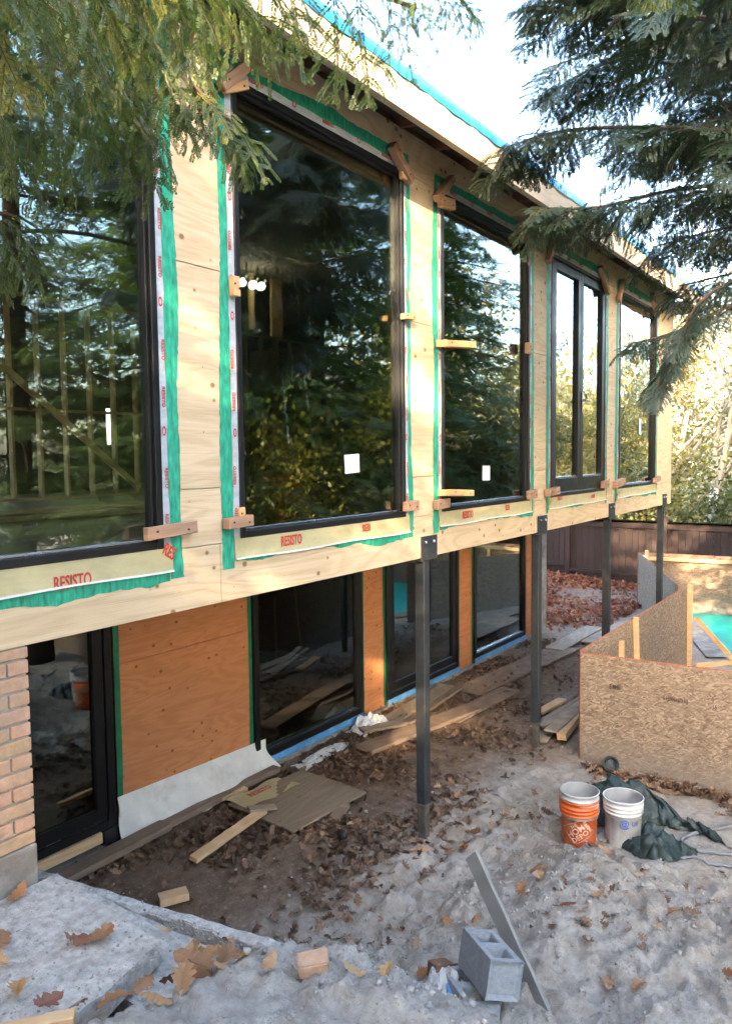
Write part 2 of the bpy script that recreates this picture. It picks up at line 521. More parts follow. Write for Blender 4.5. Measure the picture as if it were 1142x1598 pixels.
needlemat('needles_far', [(.045, .085, .038), (.070, .120, .048), (.100, .140, .048), (.055, .096, .044)], .3)
needlemat('yellow_leaves', [(.20, .17, .06), (.27, .21, .085), (.17, .17, .06), (.31, .235, .11)], .35)
needlemat('olive_leaves', [(.07, .085, .03), (.11, .115, .04), (.145, .135, .05), (.06, .072, .028)], .35)

# ------------------------------------------------------------------ mesh helpers
def wloc(o):
    v = Vector((0, 0, 0))
    while o is not None:
        v += o.location
        o = o.parent
    return v

class MB:
    def __init__(s):
        s.v, s.f = [], []

    def add(s, vs, fs):
        k = len(s.v)
        s.v += [tuple(p) for p in vs]
        s.f += [tuple(i+k for i in f) for f in fs]
        return s

    def box(s, x0, x1, y0, y1, z0, z1, M=None):
        P = [(x, y, z) for x in (x0, x1) for y in (y0, y1) for z in (z0, z1)]
        if M is not None:
            P = [M @ Vector(p) for p in P]
        return s.add(P, [(0, 1, 3, 2), (4, 6, 7, 5), (0, 4, 5, 1), (2, 3, 7, 6), (0, 2, 6, 4), (1, 5, 7, 3)])

    def cbox(s, x0, x1, y0, y1, z0, z1, c=.004, M=None):
        """box with chamfered edges (24 verts)"""
        bm = bmesh.new()
        bmesh.ops.create_cube(bm, size=1)
        for v in bm.verts:
            v.co = Vector(((x0+x1)/2+v.co.x*(x1-x0), (y0+y1)/2+v.co.y*(y1-y0), (z0+z1)/2+v.co.z*(z1-z0)))
        bmesh.ops.bevel(bm, geom=bm.edges[:], offset=c, segments=1, affect='EDGES')
        bm.verts.index_update()
        P = [(M @ v.co) if M is not None else v.co for v in bm.verts]
        s.add(P, [[v.index for v in f.verts] for f in bm.faces])
        bm.free()
        return s

    def tube(s, pts, rad, n=8, cap=True):
        pts = [Vector(p) for p in pts]
        m = len(pts)
        rad = rad if isinstance(rad, (list, tuple)) else [rad]*m
        vs = []
        ref = Vector((0, 0, 1))
        for i, p in enumerate(pts):
            t = (pts[min(i+1, m-1)]-pts[max(i-1, 0)]).normalized()
            r = ref if abs(t.dot(ref)) < .95 else Vector((1, 0, 0))
            a = t.cross(r).normalized()
            b = t.cross(a)
            for k in range(n):
                q = 2*math.pi*k/n
                vs.append(p+(a*math.cos(q)+b*math.sin(q))*rad[i])
        fs = [(i*n+k, i*n+(k+1) % n, (i+1)*n+(k+1) % n, (i+1)*n+k) for i in range(m-1) for k in range(n)]
        if cap:
            fs += [tuple(range(n))[::-1], tuple((m-1)*n+k for k in range(n))]
        return s.add(vs, fs)

    def lathe(s, prof, n=28, M=None):
        vs = []
        for r, z in prof:
            for k in range(n):
                q = 2*math.pi*k/n
                p = Vector((r*math.cos(q), r*math.sin(q), z))
                vs.append(M @ p if M is not None else p)
        fs = [(i*n+k, i*n+(k+1) % n, (i+1)*n+(k+1) % n, (i+1)*n+k) for i in range(len(prof)-1) for k in range(n)]
        return s.add(vs, fs)

    def grid(s, P):
        """P[i][j] points"""
        a, b = len(P), len(P[0])
        return s.add([p for row in P for p in row], [(i*b+j, i*b+j+1, (i+1)*b+j+1, (i+1)*b+j) for i in range(a-1) for j in range(b-1)])

    def build(s, name, mat, parent=None, local=False, smooth=False, loc=None):
        me = bpy.data.meshes.new(name)
        v = s.v
        off = Vector((0, 0, 0))
        if parent is not None and not local:
            off = wloc(parent)
        elif loc is not None and not local:
            off = Vector(loc)
        if off.length:
            v = [(p[0]-off.x, p[1]-off.y, p[2]-off.z) for p in v]
        me.from_pydata(v, [], s.f)
        me.update()
        if smooth:
            me.shade_smooth()
        me.materials.append(MT[mat])
        o = bpy.data.objects.new(name, me)
        col.objects.link(o)
        if parent is not None:
            o.parent = parent
        elif loc is not None:
            o.location = loc
        return o

def np_mesh(name, mat, V, F, parent=None, mats=None, midx=None, loc=None, smooth=False):
    """V (n,3) array, F (m,k) array of equal sized polygons"""
    me = bpy.data.meshes.new(name)
    V = np.asarray(V, np.float32)
    F = np.asarray(F, np.int32)
    if parent is not None:
        V = V-np.array(wloc(parent), np.float32)
    elif loc is not None:
        V = V-np.array(loc, np.float32)
    k = F.shape[1]
    me.vertices.add(len(V)); me.vertices.foreach_set('co', V.ravel())
    me.loops.add(F.size); me.loops.foreach_set('vertex_index', F.ravel())
    me.polygons.add(len(F)); me.polygons.foreach_set('loop_start', np.arange(len(F), dtype=np.int32)*k)
    try:
        me.polygons.foreach_set('loop_total', np.full(len(F), k, np.int32))
    except Exception:
        pass
    for m in (mats or [mat]):
        me.materials.append(MT[m])
    if midx is not None:
        me.polygons.foreach_set('material_index', np.asarray(midx, np.int32))
    me.update(calc_edges=True)
    me.validate()
    if smooth:
        me.shade_smooth()
    o = bpy.data.objects.new(name, me)
    col.objects.link(o)
    if parent is not None:
        o.parent = parent
    elif loc is not None:
        o.location = loc
    return o

def empty(name, loc, label=None, cat=None, group=None, rz=0.0):
    o = bpy.data.objects.new(name, None)
    o.empty_display_size = .1
    col.objects.link(o)
    o.location = loc
    o.rotation_euler = (0, 0, rz)
    return tag(o, label, cat, group)

def tag(o, label=None, cat=None, group=None, kind=None):
    if label: o['label'] = label
    if cat: o['category'] = cat
    if group: o['group'] = group
    if kind: o['kind'] = kind
    elif cat: o['kind'] = 'thing'
    return o

def clone(o, parent=None):
    c = o.copy()
    col.objects.link(c)
    c.parent = parent
    return c

_fontcache = {}
def text_mesh(body, size, extrude=.0006):
    """flat lettering, local x to the right, local y up"""
    cu = bpy.data.curves.new('lettering', 'FONT')
    cu.body = body
    cu.size = size
    cu.extrude = extrude
    cu.offset = size*.018
    cu.resolution_u = 3
    cu.align_x = 'CENTER'
    cu.align_y = 'CENTER'
    o = bpy.data.objects.new('lettering', cu)
    col.objects.link(o)
    bpy.context.view_layer.update()
    me = bpy.data.meshes.new_from_object(o.evaluated_get(bpy.context.evaluated_depsgraph_get()))
    bpy.data.objects.remove(o)
    me.name = 'lettering'
    return me

def lettering(body, size, mat, matrix, parent, name='lettering', cache=True):
    key = (body, size, mat)
    if key not in _fontcache:
        me = text_mesh(body, size)
        me.materials.clear()
        me.materials.append(MT[mat])
        _fontcache[key] = me
    o = bpy.data.objects.new(name, _fontcache[key])
    col.objects.link(o)
    if parent is not None:
        o.parent = parent
        matrix = Matrix.Translation(-wloc(parent)) @ matrix
    o.matrix_local = matrix
    return o

def facing_minus_y(x, y, z, rot=0.0, sx=1.0, sz=1.0, flip=False):
    """text plane on a wall that faces -Y; rot turns the writing in the wall plane"""
    c, s_ = math.cos(rot), math.sin(rot)
    B = Matrix(((c*sx, -s_*sz, 0, x), (0, 0, -1, y), (s_*sx, c*sz, 0, z), (0, 0, 0, 1)))
    return B

# ------------------------------------------------------------------ ground
def axis(a0, a1, step, far0, far1, g=1.28):
    xs = list(np.arange(a0, a1+1e-6, step))
    s_, x = step, xs[-1]
    while x < far1:
        s_ *= g; x += s_; xs.append(x)
    s_, x = step, xs[0]
    while x > far0:
        s_ *= g; x -= s_; xs.insert(0, x)
    return np.array(xs)
gx = np.concatenate([axis(.9, 7.4, .024, -400, 7.4), ])
gx = gx[gx <= 7.4]
gx = np.concatenate([gx, np.arange(7.45, 19, .08), 19+np.cumsum(.1*1.25**np.arange(34))])
gy = axis(.2, 5.3, .024, -400, 400, 1.3)
GX, GY = np.meshgrid(gx, gy, indexing='ij')
GZ = ground_h(GX, GY)
V = np.stack([GX.ravel(), GY.ravel(), GZ.ravel()], 1)
a, b = GX.shape
I = np.arange(a*b).reshape(a, b)
F = np.stack([I[:-1, :-1].ravel(), I[1:, :-1].ravel(), I[1:, 1:].ravel(), I[:-1, 1:].ravel()], 1)
ground = np_mesh('ground', 'ground', V, F, smooth=True)
tag(ground, kind='structure')

def gz(x, y):
    return float(ground_h(np.array([x]), np.array([y]))[0])

# ------------------------------------------------------------------ the house under renovation
house = empty('house', (0, FY, 0), 'two storey house under renovation clad in bare plywood with tall black windows', 'house')
MOD, WW, WX0 = 2.2847, 1.738, 3.1938        # window module, width, left edge of the second window
SILL, TOP = 2.602, 5.076
BAND0 = 2.266                                # underside of the overhanging storey
WALLTOP = 5.375
ENDX = 12.748
LEFTX = -2.2
W = [(WX0+MOD*k, WX0+MOD*k+WW) for k in (-1, 0, 1, 2, 3)]

def sheet(x0, x1, z0, z1, y0=FY, t=.018, mat='ply', name='plywood_sheet', g=.0022):
    m = MB().cbox(x0+g, x1-g, y0, y0+t, z0+g, z1-g, .0015)
    return m.build(name, mat, house)

# plywood cladding: a low band, piers between windows in three lifts, and a head band
S1, S2, S3 = 2.588, 2.889, 4.035
edges = [LEFTX, .62, 3.043, 5.33, 7.36, 9.80, 12.20, ENDX]
for x0, x1 in zip(edges[:-1], edges[1:]):
    sheet(x0, x1, BAND0, S1)
piers = [(LEFTX, W[0][0])] + [(W[k][1], W[k+1][0]) for k in range(4)] + [(W[4][1], ENDX)]
for x0, x1 in piers:
    zz = [S1, S2, S3, TOP]
    for z0, z1 in zip(zz[:-1], zz[1:]):
        sheet(x0, x1, z0, z1)
for k, (x0, x1) in enumerate(W):            # narrow strip under the sills is covered by film
    sheet(x0, x1, S1, SILL-.001, g=.0005)
hedges = [LEFTX, .55, 2.95, 5.35, 7.78, 10.2, ENDX]
for x0, x1 in zip(hedges[:-1], hedges[1:]):
    sheet(x0, x1, TOP, WALLTOP)
# framing behind the cladding: spandrel, piers, head as solid wall core
m = MB()
m.box(LEFTX, ENDX, FY+.0185, FY+.16, BAND0+.003, SILL-.03)
m.box(LEFTX, ENDX, FY+.0185, FY+.16, TOP+.03, WALLTOP-.003)
for x0, x1 in piers:
    m.box(x0+(.03 if x0 > LEFTX else 0), x1-(.03 if x1 < ENDX else 0.0), FY+.0185, FY+.158, SILL-.03, TOP+.03)
m.build('wall_framing', 'stud_wood', house)
# end wall to the right, side wall and back
m = MB()
m.box(ENDX-.001, ENDX+.018, FY+.002, 11.9, BAND0+.003, WALLTOP-.003)
m.build('end_wall', 'ply', house)
m = MB()
m.box(LEFTX-.15, LEFTX, FY+.002, 11.9, 0, WALLTOP-.003)
m.box(LEFTX, ENDX-.002, 11.75, 11.9, BAND0, 3.3)
for a0, a1 in ((LEFTX, -1.8), (1.2, 1.6), (4.6, 5.9), (6.6, 9.0), (9.2, ENDX-.002)):
    m.box(a0, a1, 11.752, 11.898, 3.3, 3.95)
m.box(4.6, ENDX-.002, 11.75, 11.9, 3.95, WALLTOP)
m.box(LEFTX, 4.599, 11.75, 11.9, 4.9, WALLTOP)
for a0, a1 in ((LEFTX, -1.8), (1.2, 1.6)):  # wide gaps between are unseen openings added to brighten the upper room
    m.box(a0, a1, 11.752, 11.898, 3.951, 4.899)
m.build('back_wall', 'interior_board', house)

# floor / soffit of the overhang, ceiling and roof
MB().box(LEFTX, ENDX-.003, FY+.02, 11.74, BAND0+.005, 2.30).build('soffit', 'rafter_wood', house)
MB().box(LEFTX, ENDX-.004, FY+.161, 11.745, 2.45, 2.50).build('interior_floor', 'interior_floor', house)
MB().box(LEFTX, ENDX-.004, FY+.161, 11.746, 5.30, 5.34).build('ceiling', 'interior_board', house)
ROOFE = 2.65
def slope(y):                                # the roof rises gently away from the eaves
    return .13*(y-ROOFE)
roof = MB()
P = [(LEFTX-.4, ROOFE+.045), (ENDX+.35, ROOFE+.045), (ENDX+.35, 12.3), (LEFTX-.4, 12.3)]
roof.add([(x, y, 5.402+slope(y)) for x, y in P]+[(x, y, 5.436+slope(y)) for x, y in P], [(0, 3, 2, 1), (4, 5, 6, 7), (0, 1, 5, 4), (1, 2, 6, 5), (2, 3, 7, 6), (3, 0, 4, 7)])
roof = roof.build('roof', 'roof_dark', house)
MB().box(LEFTX-.4, ENDX+.38, ROOFE+.002, ROOFE+.04, 5.185, 5.387).build('fascia_board', 'fascia', roof)
MB().box(LEFTX-.4, ENDX+.37, ROOFE+.041, ROOFE+.08, 5.205, 5.40).build('sub_fascia', 'fascia', roof)
MB().box(ENDX+.342, ENDX+.378, ROOFE+.082, 12.3, 5.19, 5.40).build('fascia_board', 'fascia', roof)
# blue roofing membrane turned down over the edge, slightly wavy
P = []
for i in range(241):
    x = LEFTX-.4+(ENDX+.8-LEFTX)*i/240
    wv = .005*math.sin(i*1.9)+.005*math.sin(i*.63+1)
    P.append([(x, ROOFE+.30, 5.462+slope(ROOFE+.30)), (x, ROOFE+.02, 5.466+abs(wv)*.3), (x, ROOFE-.008+wv*.3, 5.452+wv*.4), (x, ROOFE-.012+wv*.5, 5.41+wv*.3), (x, ROOFE-.006+wv*.5, 5.382+wv)])
MB().grid(P).build('roof_membrane', 'blue_film', roof, smooth=True)
x = LEFTX
while x < ENDX+.1:
    q = MB()
    ya, yb = ROOFE+.081, FY+.6
    q.add([(xx, yy, zz+slope(yy)) for xx in (x-.019, x+.019) for yy in (ya, yb) for zz in (5.315, 5.4015)], [(0, 1, 3, 2), (4, 6, 7, 5), (0, 4, 5, 1), (2, 3, 7, 6), (0, 2, 6, 4), (1, 5, 7, 3)])
    q.build('rafter', 'rafter_wood', roof)
    MB().box(x+.02, x+.487, FY+.05, FY+.088, 5.376, 5.448).build('blocking', 'rafter_wood', roof)
    MB().box(x-.04, x+.04, ROOFE+.0815, ROOFE+.15, 5.300, 5.3250).build('rafter_cleat', 'fascia', roof)
    x += .508

# ragged paint strip in the wall plane
def brush_strip(p0, p1, w, out, seed, y, n=70, amp=.35, frq=9.0, name='green_primer', mat='green_primer', parent=house, ends=.02):
    """p0->p1 inner edge in (x,z); 'out' unit vector (x,z) to the brushed side"""
    L = math.hypot(p1[0]-p0[0], p1[1]-p0[1])
    ts = np.linspace(0, 1, n)
    nz = fbm(ts*L*1.3+seed*7.7, ts*0+seed, seed, 3)*1.3
    n2 = fbm(ts*L*frq*2+seed*3.1, ts*0+seed+5, seed+9, 2)
    P = []
    for t, a, b in zip(ts, nz, n2):
        ww = w*(1+amp*a*1.3+amp*.22*b)
        ww = max(ww, .006)
        x, z = p0[0]+(p1[0]-p0[0])*t, p0[1]+(p1[1]-p0[1])*t
        P.append([(x, y, z), (x+out[0]*ww, y, z+out[1]*ww)])
    return MB().grid(P).build(name, mat, parent)

def window_frame(parent, x0, x1, z0, z1, y, fwid=.040, depth=.08, proud=.014):
    m = MB()
    yf, yb = y-proud, y-proud+depth
    c = .004
    m.cbox(x0, x0+fwid, yf, yb, z0, z1, c)
    m.cbox(x1-fwid, x1, yf, yb, z0, z1, c)
    m.cbox(x0+fwid+.0005, x1-fwid-.0005, yf+.001, yb, z0, z0+fwid, c)
    m.cbox(x0+fwid+.0005, x1-fwid-.0005, yf+.001, yb, z1-fwid, z1, c)
    # stepped inner bead
    b = .014
    yi = yf+.022
    m.cbox(x0+fwid-.001, x0+fwid+b, yi, yb-.003, z0+fwid-.001, z1-fwid+.001, .003)
    m.cbox(x1-fwid-b, x1-fwid+.001, yi, yb-.003, z0+fwid-.001, z1-fwid+.001, .003)
    m.cbox(x0+fwid+b+.0005, x1-fwid-b-.0005, yi+.001, yb-.003, z1-fwid-b, z1-fwid+.001, .003)
    o = m.build('window', 'frame_black', parent)
    MB().cbox(x0+fwid+b+.0005, x1-fwid-b-.0005, yi+.001, yb-.003, z0+fwid-.001, z0+fwid+b, .003).build('glazing_bead', 'frame_metal', o)
    return o, (x0+fwid+b-.004, x1-fwid-b+.004, z0+fwid+b-.004, z1-fwid-b+.004, yf+.048)

def pane(o, r, mat='glass'):
    x0, x1, z0, z1, y = r
    return MB().box(x0, x1, y, y+.004, z0, z1).build('pane', mat, o)

papers = {1: (.645, .305, .17, .125, -.05), 2: (.50, .22, .15, .13, 0.02), 4: (.62, .62, .13, .22, 0)}
for k, (x0, x1) in enumerate(W):
    # green primer on the plywood round the opening
    g0, g1 = (.13, .17)
    brush_strip((x0-.045, SILL-.16), (x0-.045, TOP+.10), .074, (-1, 0), 10+k, FY-.0015, 150, frq=22.0)
    brush_strip((x1+.045, SILL-.16), (x1+.045, TOP+.10), .070, (1, 0), 20+k, FY-.0016, 150, frq=22.0)
    brush_strip((x0-.08, TOP+.045), (x1+.08, TOP+.045), .085, (0, 1), 30+k, FY-.0019, 60)
    brush_strip((x0-.03, SILL-.105), (x1+.04, SILL-.105), .035, (0, -1), 40+k, FY-.0022, 60, amp=1.3)
    # flashing tape with print
    for s_, xa in ((-1, x0), (1, x1)):
        m = MB()
        P = []
        for i in range(60):
            z = SILL-.06+(TOP+.06-SILL+.06)*i/59
            wob = .003*math.sin(i*1.3+k)+.003*math.sin(i*.47)
            P.append([(xa-.02*s_, FY-.004, z), (xa+.02*s_, FY-.0045+wob*.3, z), (xa+(.044+wob)*s_, FY-.0034, z)])
        t = m.grid(P).build('flashing_tape', 'tape', house)
        z = SILL+.12
        j = 0
        while z < TOP-.1:
            if j % 3 != 2:
                lettering('RESISTO', .028, 'red_ink', facing_minus_y(xa+s_*(.026+.006*math.sin(j*2.1)), FY-.0062, z, -math.pi/2 if s_ > 0 else math.pi/2), t)
                z += .23
            else:
                lettering('O', .065, 'red_ink', facing_minus_y(xa+s_*.024, FY-.0062, z, 0, .5), t)
                z += .17
            j += 1
    m = MB()
    P = [[(x0-.05+(WW+.1)*i/40, FY-.0048, TOP-.01), (x0-.05+(WW+.1)*i/40, FY-.0050+.0015*math.sin(i*1.1), TOP+.03), (x0-.05+(WW+.1)*i/40, FY-.0038, TOP+.05+.003*math.sin(i*.9))] for i in range(41)]
    t = m.grid(P).build('flashing_tape', 'tape', house)
    for j in range(5):
        lettering('RESISTO' if j % 2 == 0 else 'O', .032 if j % 2 == 0 else .05, 'red_ink', facing_minus_y(x0+.2+j*.33, FY-.0075, TOP+.034, .02), t)
    # sill film
    P = []
    for i in range(61):
        x = x0-.045+(WW+.10)*i/60
        wb = .002*math.sin(i*.8+k)+.0015*math.sin(i*2.1)
        low = SILL-.115+.004*math.sin(i*.19+k)
        P.append([(x, FY-.006, SILL+.012), (x, FY-.0085+wb*.4, SILL-.05), (x, FY-.010-abs(wb), low+.012), (x, FY-.014-abs(wb)*1.5, low)])
    t = MB().grid(P).build('sill_film', 'beige_film', house, smooth=True)
    P = [[(q[3][0], q[3][1]-.001, q[3][2]+.006), (q[3][0], q[3][1]-.004, q[3][2]-.003)] for q in P]
    MB().grid(P).build('film_edge', 'white_sheet', t)
    if k in (1, 2):
        lettering('RESISTO', .085, 'red_ink', facing_minus_y(x0+.43, FY-.0145, SILL-.052, .0, .62), t)
        lettering('RESIS', .07, 'red_ink', facing_minus_y(x0+1.22, FY-.0145, SILL-.035, math.pi, .62), t)
    elif k == 0:
        lettering('RESISTO', .085, 'red_ink', facing_minus_y(2.12, FY-.0145, SILL-.094, 0, .62), t)
        lettering('RES', .085, 'red_ink', facing_minus_y(2.675, FY-.0145, SILL-.02, -.6, .62), t)
    elif k == 3:
        lettering('RESISTO', .06, 'red_ink', facing_minus_y(x0+.25, FY-.0145, SILL-.02, 0, .62), t)
        lettering('RESISTO', .06, 'red_ink', facing_minus_y(x0+1.3, FY-.0145, SILL-.045, math.pi, .62), t)
    o, r = window_frame(house, x0, x1, SILL, TOP, FY)
    if k != 3:
        pane(o, r, 'glass' if k < 3 else 'glass_wavy')
    else:
        # French door pair: two sashes with wide stiles, handle in the middle
        a0, a1, b0, b1, y = r
        mid = (a0+a1)/2
        for s0, s1 in ((a0+.003, mid-.001), (mid+.001, a1-.003)):
            m = MB()
            st = .085
            m.cbox(s0, s0+st, y-.045, y+.02, b0+.002, b1-.002, .004)
            m.cbox(s1-st, s1, y-.045, y+.02, b0+.002, b1-.002, .004)
            m.cbox(s0+st+.0005, s1-st-.0005, y-.044, y+.02, b0+.002, b0+.14, .004)
            m.cbox(s0+st+.0005, s1-st-.0005, y-.044, y+.02, b1-.09, b1-.002, .004)
            m.build('sash', 'frame_black', o)
            MB().box(s0+st-.003, s1-st+.003, y-.012, y-.008, b0+.137, b1-.087).build('pane', 'glass_wavy', o)
            MB().cbox(s0+st+.002, s1-st-.002, y-.040, y-.0125, b0+.1405, b0+.158, .003).build('glazing_bead', 'frame_metal', o)
        hm = MB()
        hm.cbox(mid+.02, mid+.05, y-.057, y-.0455, b0+.86, b0+1.08, .003)
        hm.cbox(mid+.022, mid+.048, y-.085, y-.0575, b0+.98, b0+1.0, .003)
        hm.cbox(mid+.024, mid+.16, y-.098, y-.0855, b0+.978, b0+1.002, .004)
        hm.build('handle', 'frame_metal', o)
    if k in papers:
        dx, dz, pw, ph, an = papers[k]
        M = Matrix.Translation((x0+WW*dx, r[4]-.004, SILL+WW*dz*.75)) @ Matrix.Rotation(an, 4, 'Y')
        P = [[M @ Vector((-pw/2+pw*i/5, -.001-.003*math.sin(i*1.2)*(j/5), -ph/2+ph*j/5)) for j in range(6)] for i in range(6)]
        MB().grid(P).build('paper_notice', 'paper', o)

# wooden clips and wedges screwed on round the windows: (x0, z0) -> (x1, z1), height, thickness, wood
clips = [
 (2.515, 2.685, 2.83, 2.70, .062, .04, 0), (3.05, 2.695, 3.235, 2.705, .058, .055, 0), (3.165, 2.735, 3.205, 2.74, .075, .025, 1),
 (2.50, 5.26, 2.66, 4.93, .055, .045, 0), (3.085, 4.97, 3.335, 5.19, .058, .05, 0), (3.115, 4.97, 3.29, 5.055, .05, .03, 1),
 (4.72, 5.18, 4.97, 5.0, .06, .06, 0), (4.86, 5.025, 4.96, 5.03, .06, .035, 1),
 (5.34, 4.98, 5.60, 5.20, .055, .055, 0), (5.40, 4.975, 5.62, 5.0, .08, .045, 1),
 (6.91, 5.16, 7.17, 4.97, .055, .055, 0), (7.57, 4.94, 7.755, 5.18, .055, .055, 0),
 (9.17, 5.19, 9.44, 4.92, .055, .055, 0), (9.85, 4.90, 10.05, 5.19, .055, .055, 0), (11.36, 5.24, 11.60, 4.97, .055, .055, 0),
 (4.875, 2.68, 5.04, 2.685, .07, .045, 0), (5.33, 2.665, 5.52, 2.675, .075, .045, 0), (5.40, 2.755, 5.78, 2.735, .05, .12, 1),
 (5.38, 3.905, 5.88, 3.945, .05, .09, 1), (4.86, 4.04, 5.0, 4.05, .04, .05, 1), (3.14, 3.965, 3.19, 3.967, .105, .035, 1),
 (7.07, 4.05, 7.14, 4.05, .10, .05, 0), (7.12, 2.655, 7.31, 2.665, .085, .04, 0), (7.58, 2.66, 7.87, 2.675, .075, .06, 0),
 (9.33, 2.68, 9.52, 2.685, .085, .045, 0), (9.80, 2.66, 10.14, 2.70, .085, .06, 0), (11.62, 2.655, 11.92, 2.68, .07, .05, 0)]
for (xa, za, xb, zb, hh, th, wd) in clips:
    L = math.hypot(xb-xa, zb-za)
    an = math.atan2(zb-za, xb-xa)
    o = MB().cbox(-L/2, L/2, -th, 0, -hh/2, hh/2, .003).build('wood_clip', 'clip_fresh' if wd else 'clip_wood', house, local=True)
    o.location = Vector(((xa+xb)/2, FY-.0165, (za+zb)/2))-wloc(house)
    o.rotation_euler = (random.uniform(-.06, .06), -an, random.uniform(-.03, .03))
    for q in ((-.32, .1), (.3, -.12)):
        sc = MB()
        sc.lathe([(0.0, .0), (.006, .0), (.006, .003), (0, .003)], 8, Matrix.Translation((q[0]*L, -th-.0005, q[1]*hh)) @ Matrix.Rotation(math.pi/2, 4, 'X'))
        sc.build('screw', 'black_rubber', o, local=True)

# ---- lower storey, set back under the overhang
LZ0, LZ1 = .115, 2.12
lower = [('door', 2.05, 3.87), ('ply', 3.93, 5.47), ('win', 5.50, 7.30), ('ply', 7.325, 7.795), ('sash', 7.82, 9.64), ('ply', 9.665, 10.10), ('win', 10.12, 11.96), ('ply', 11.985, 12.30)]
m = MB()
m.box(1.9, 12.35, LY+.02, LY+.15, LZ1+.0, BAND0+.004)
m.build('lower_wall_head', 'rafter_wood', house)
MB().box(1.95, 12.40, LY-.03, LY+.3, -.3, .035).build('foundation', 'concrete', house)
MB().box(12.302, 12.75, LY-.06, LY+.3, -.3, BAND0+.003).build('corner_pillar', 'concrete', house)
MB().box(12.45, 12.75, LY+.301, 11.7, -.3, BAND0+.003).build('lower_end_wall', 'concrete', house)
for kind, x0, x1 in lower:
    if kind == 'ply':
        zs = [.05, .95 if x1-x0 > 1 else 1.15, LZ1]
        zs = [.05, 1.42, LZ1+.12] if x1-x0 > 1 else [.05, LZ1+.12]
        for z0, z1 in zip(zs[:-1], zs[1:]):
            sheet(x0, x1, z0, z1, LY, .019, 'ply_orange')
        MB().box(x0, x1, LY+.0195, LY+.15, .045, LZ1).build('wall_framing', 'rafter_wood', house)
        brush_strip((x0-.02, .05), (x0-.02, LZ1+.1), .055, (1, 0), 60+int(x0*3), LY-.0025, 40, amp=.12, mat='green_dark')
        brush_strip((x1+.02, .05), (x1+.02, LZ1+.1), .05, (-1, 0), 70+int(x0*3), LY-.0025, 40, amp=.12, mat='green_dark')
    else:
        z0 = LZ0 if kind != 'door' else .16
        o, r = window_frame(house, x0, x1, z0, LZ1, LY, .065, .12, .03)
        if kind == 'win':
            pane(o, r)
        else:
            a0, a1, b0, b1, y = r
            mm = [(a0+.003, a1-.003)] if kind == 'door' else [(a0+.003, (a0+a1)/2-.001), ((a0+a1)/2+.001, a1-.003)]
            mm = [(a0+.003, a1-.003)]
            for s0, s1 in mm:
                st = .09
                q = MB()
                q.cbox(s0, s0+st, y-.04, y+.02, b0+.002, b1-.002, .004)
                q.cbox(s1-st, s1, y-.04, y+.02, b0+.002, b1-.002, .004)
                q.cbox(s0+st+.0005, s1-st-.0005, y-.039, y+.02, b0+.002, b0+.10, .004)
                q.cbox(s0+st+.0005, s1-st-.0005, y-.039, y+.02, b1-.09, b1-.002, .004)
                q.build('sash', 'frame_black', o)
                MB().box(s0+st-.003, s1-st+.003, y-.012, y-.008, b0+.097, b1-.087).build('pane', 'glass', o)
        if kind == 'door':
            MB().cbox(x0, 3.72, LY-.05, LY+.04, .075, .158, .003).build('door_sill', 'lumber', house)
            MB().cbox(3.74, 3.90, LY-.045, LY+.02, .03, .157, .003).build('sill_block', 'black_rubber', house)
        else:
            P = [[(x0+(x1-x0)*i/50, LY-.033-.003*math.sin(i*.9), z0-.002), (x0+(x1-x0)*i/50, LY-.036-.004*math.sin(i*.7), .075), (x0+(x1-x0)*i/50, LY-.034, .040+.004*math.sin(i*1.3))] for i in range(51)]
            MB().grid(P).build('sill_tape', 'blue_tape', house, smooth=True)
# torn blue tape hanging at the head of the first lower window, green drip edge
P = [[(5.56+1.35*i/30, LY-.045-.01*math.sin(i*.8), 2.10+.01*math.sin(i)), (5.56+1.35*i/30, LY-.05-.012*math.sin(i*.8+1), 1.99+.05*math.sin(i*.35)+.02*math.sin(i*1.7))] for i in range(31)]
MB().grid(P).build('hanging_tape', 'blue_film', house, smooth=True)
# lower rooms
m = MB()
m.box(1.9, 12.44, 9.0, 9.1, 0, BAND0)
m.box(1.8, 1.899, LY+.3, 9.0, 0, BAND0)
m.box(5.47, 5.53, 6.6, 8.999, .101, BAND0-.001)
m.box(9.62, 9.68, 6.6, 8.999, .101, BAND0-.001)
m.build('lower_room_wall', 'interior_dark', house)
MB().box(1.9, 12.44, LY+.16, 9.0, -.1, .10).build('lower_room_floor', 'interior_dark', house)

# ---- interior framing seen through the upper glass
m0 = None
def stud(x, y, z0, z1, wx=.038, wy=.089):
    o = MB().cbox(x-wx/2, x+wx/2, y-wy/2, y+wy/2, z0, z1, .002).build('stud', 'stud_wood', house)
    return o
PYW = 9.7
MB().box(3.4, 12.5, PYW-.045, PYW+.045, 2.501, 2.54).build('bottom_plate', 'stud_wood', house)
MB().box(3.4, 12.5, PYW-.045, PYW+.045, 5.20, 5.238).build('top_plate', 'stud_wood', house)
x = 3.5
while x < 12.4:
    if not (8.0 < x < 8.75):
        stud(x, PYW, 2.541, 5.199)
    x += .406
MB().box(4.5, 12.4, PYW-.02, PYW+.02, 3.70, 3.738).build('girt', 'stud_wood', house)
B = Matrix.Translation((6.65, PYW-.075, 3.6)) @ Matrix.Rotation(R(38), 4, 'Y')
MB().box(-1.6, 1.6, -.019, .019, -.045, .045, B).build('diagonal_brace', 'stud_wood', house)
B = Matrix.Translation((11.0, PYW-.075, 3.7)) @ Matrix.Rotation(R(-50), 4, 'Y')
MB().box(-1.5, 1.5, -.019, .019, -.045, .045, B).build('diagonal_brace', 'stud_wood', house)
stud(7.34, 6.72, 4.62, 5.299, .07, .04)
stud(7.80, 6.72, 4.58, 5.299, .21, .04)
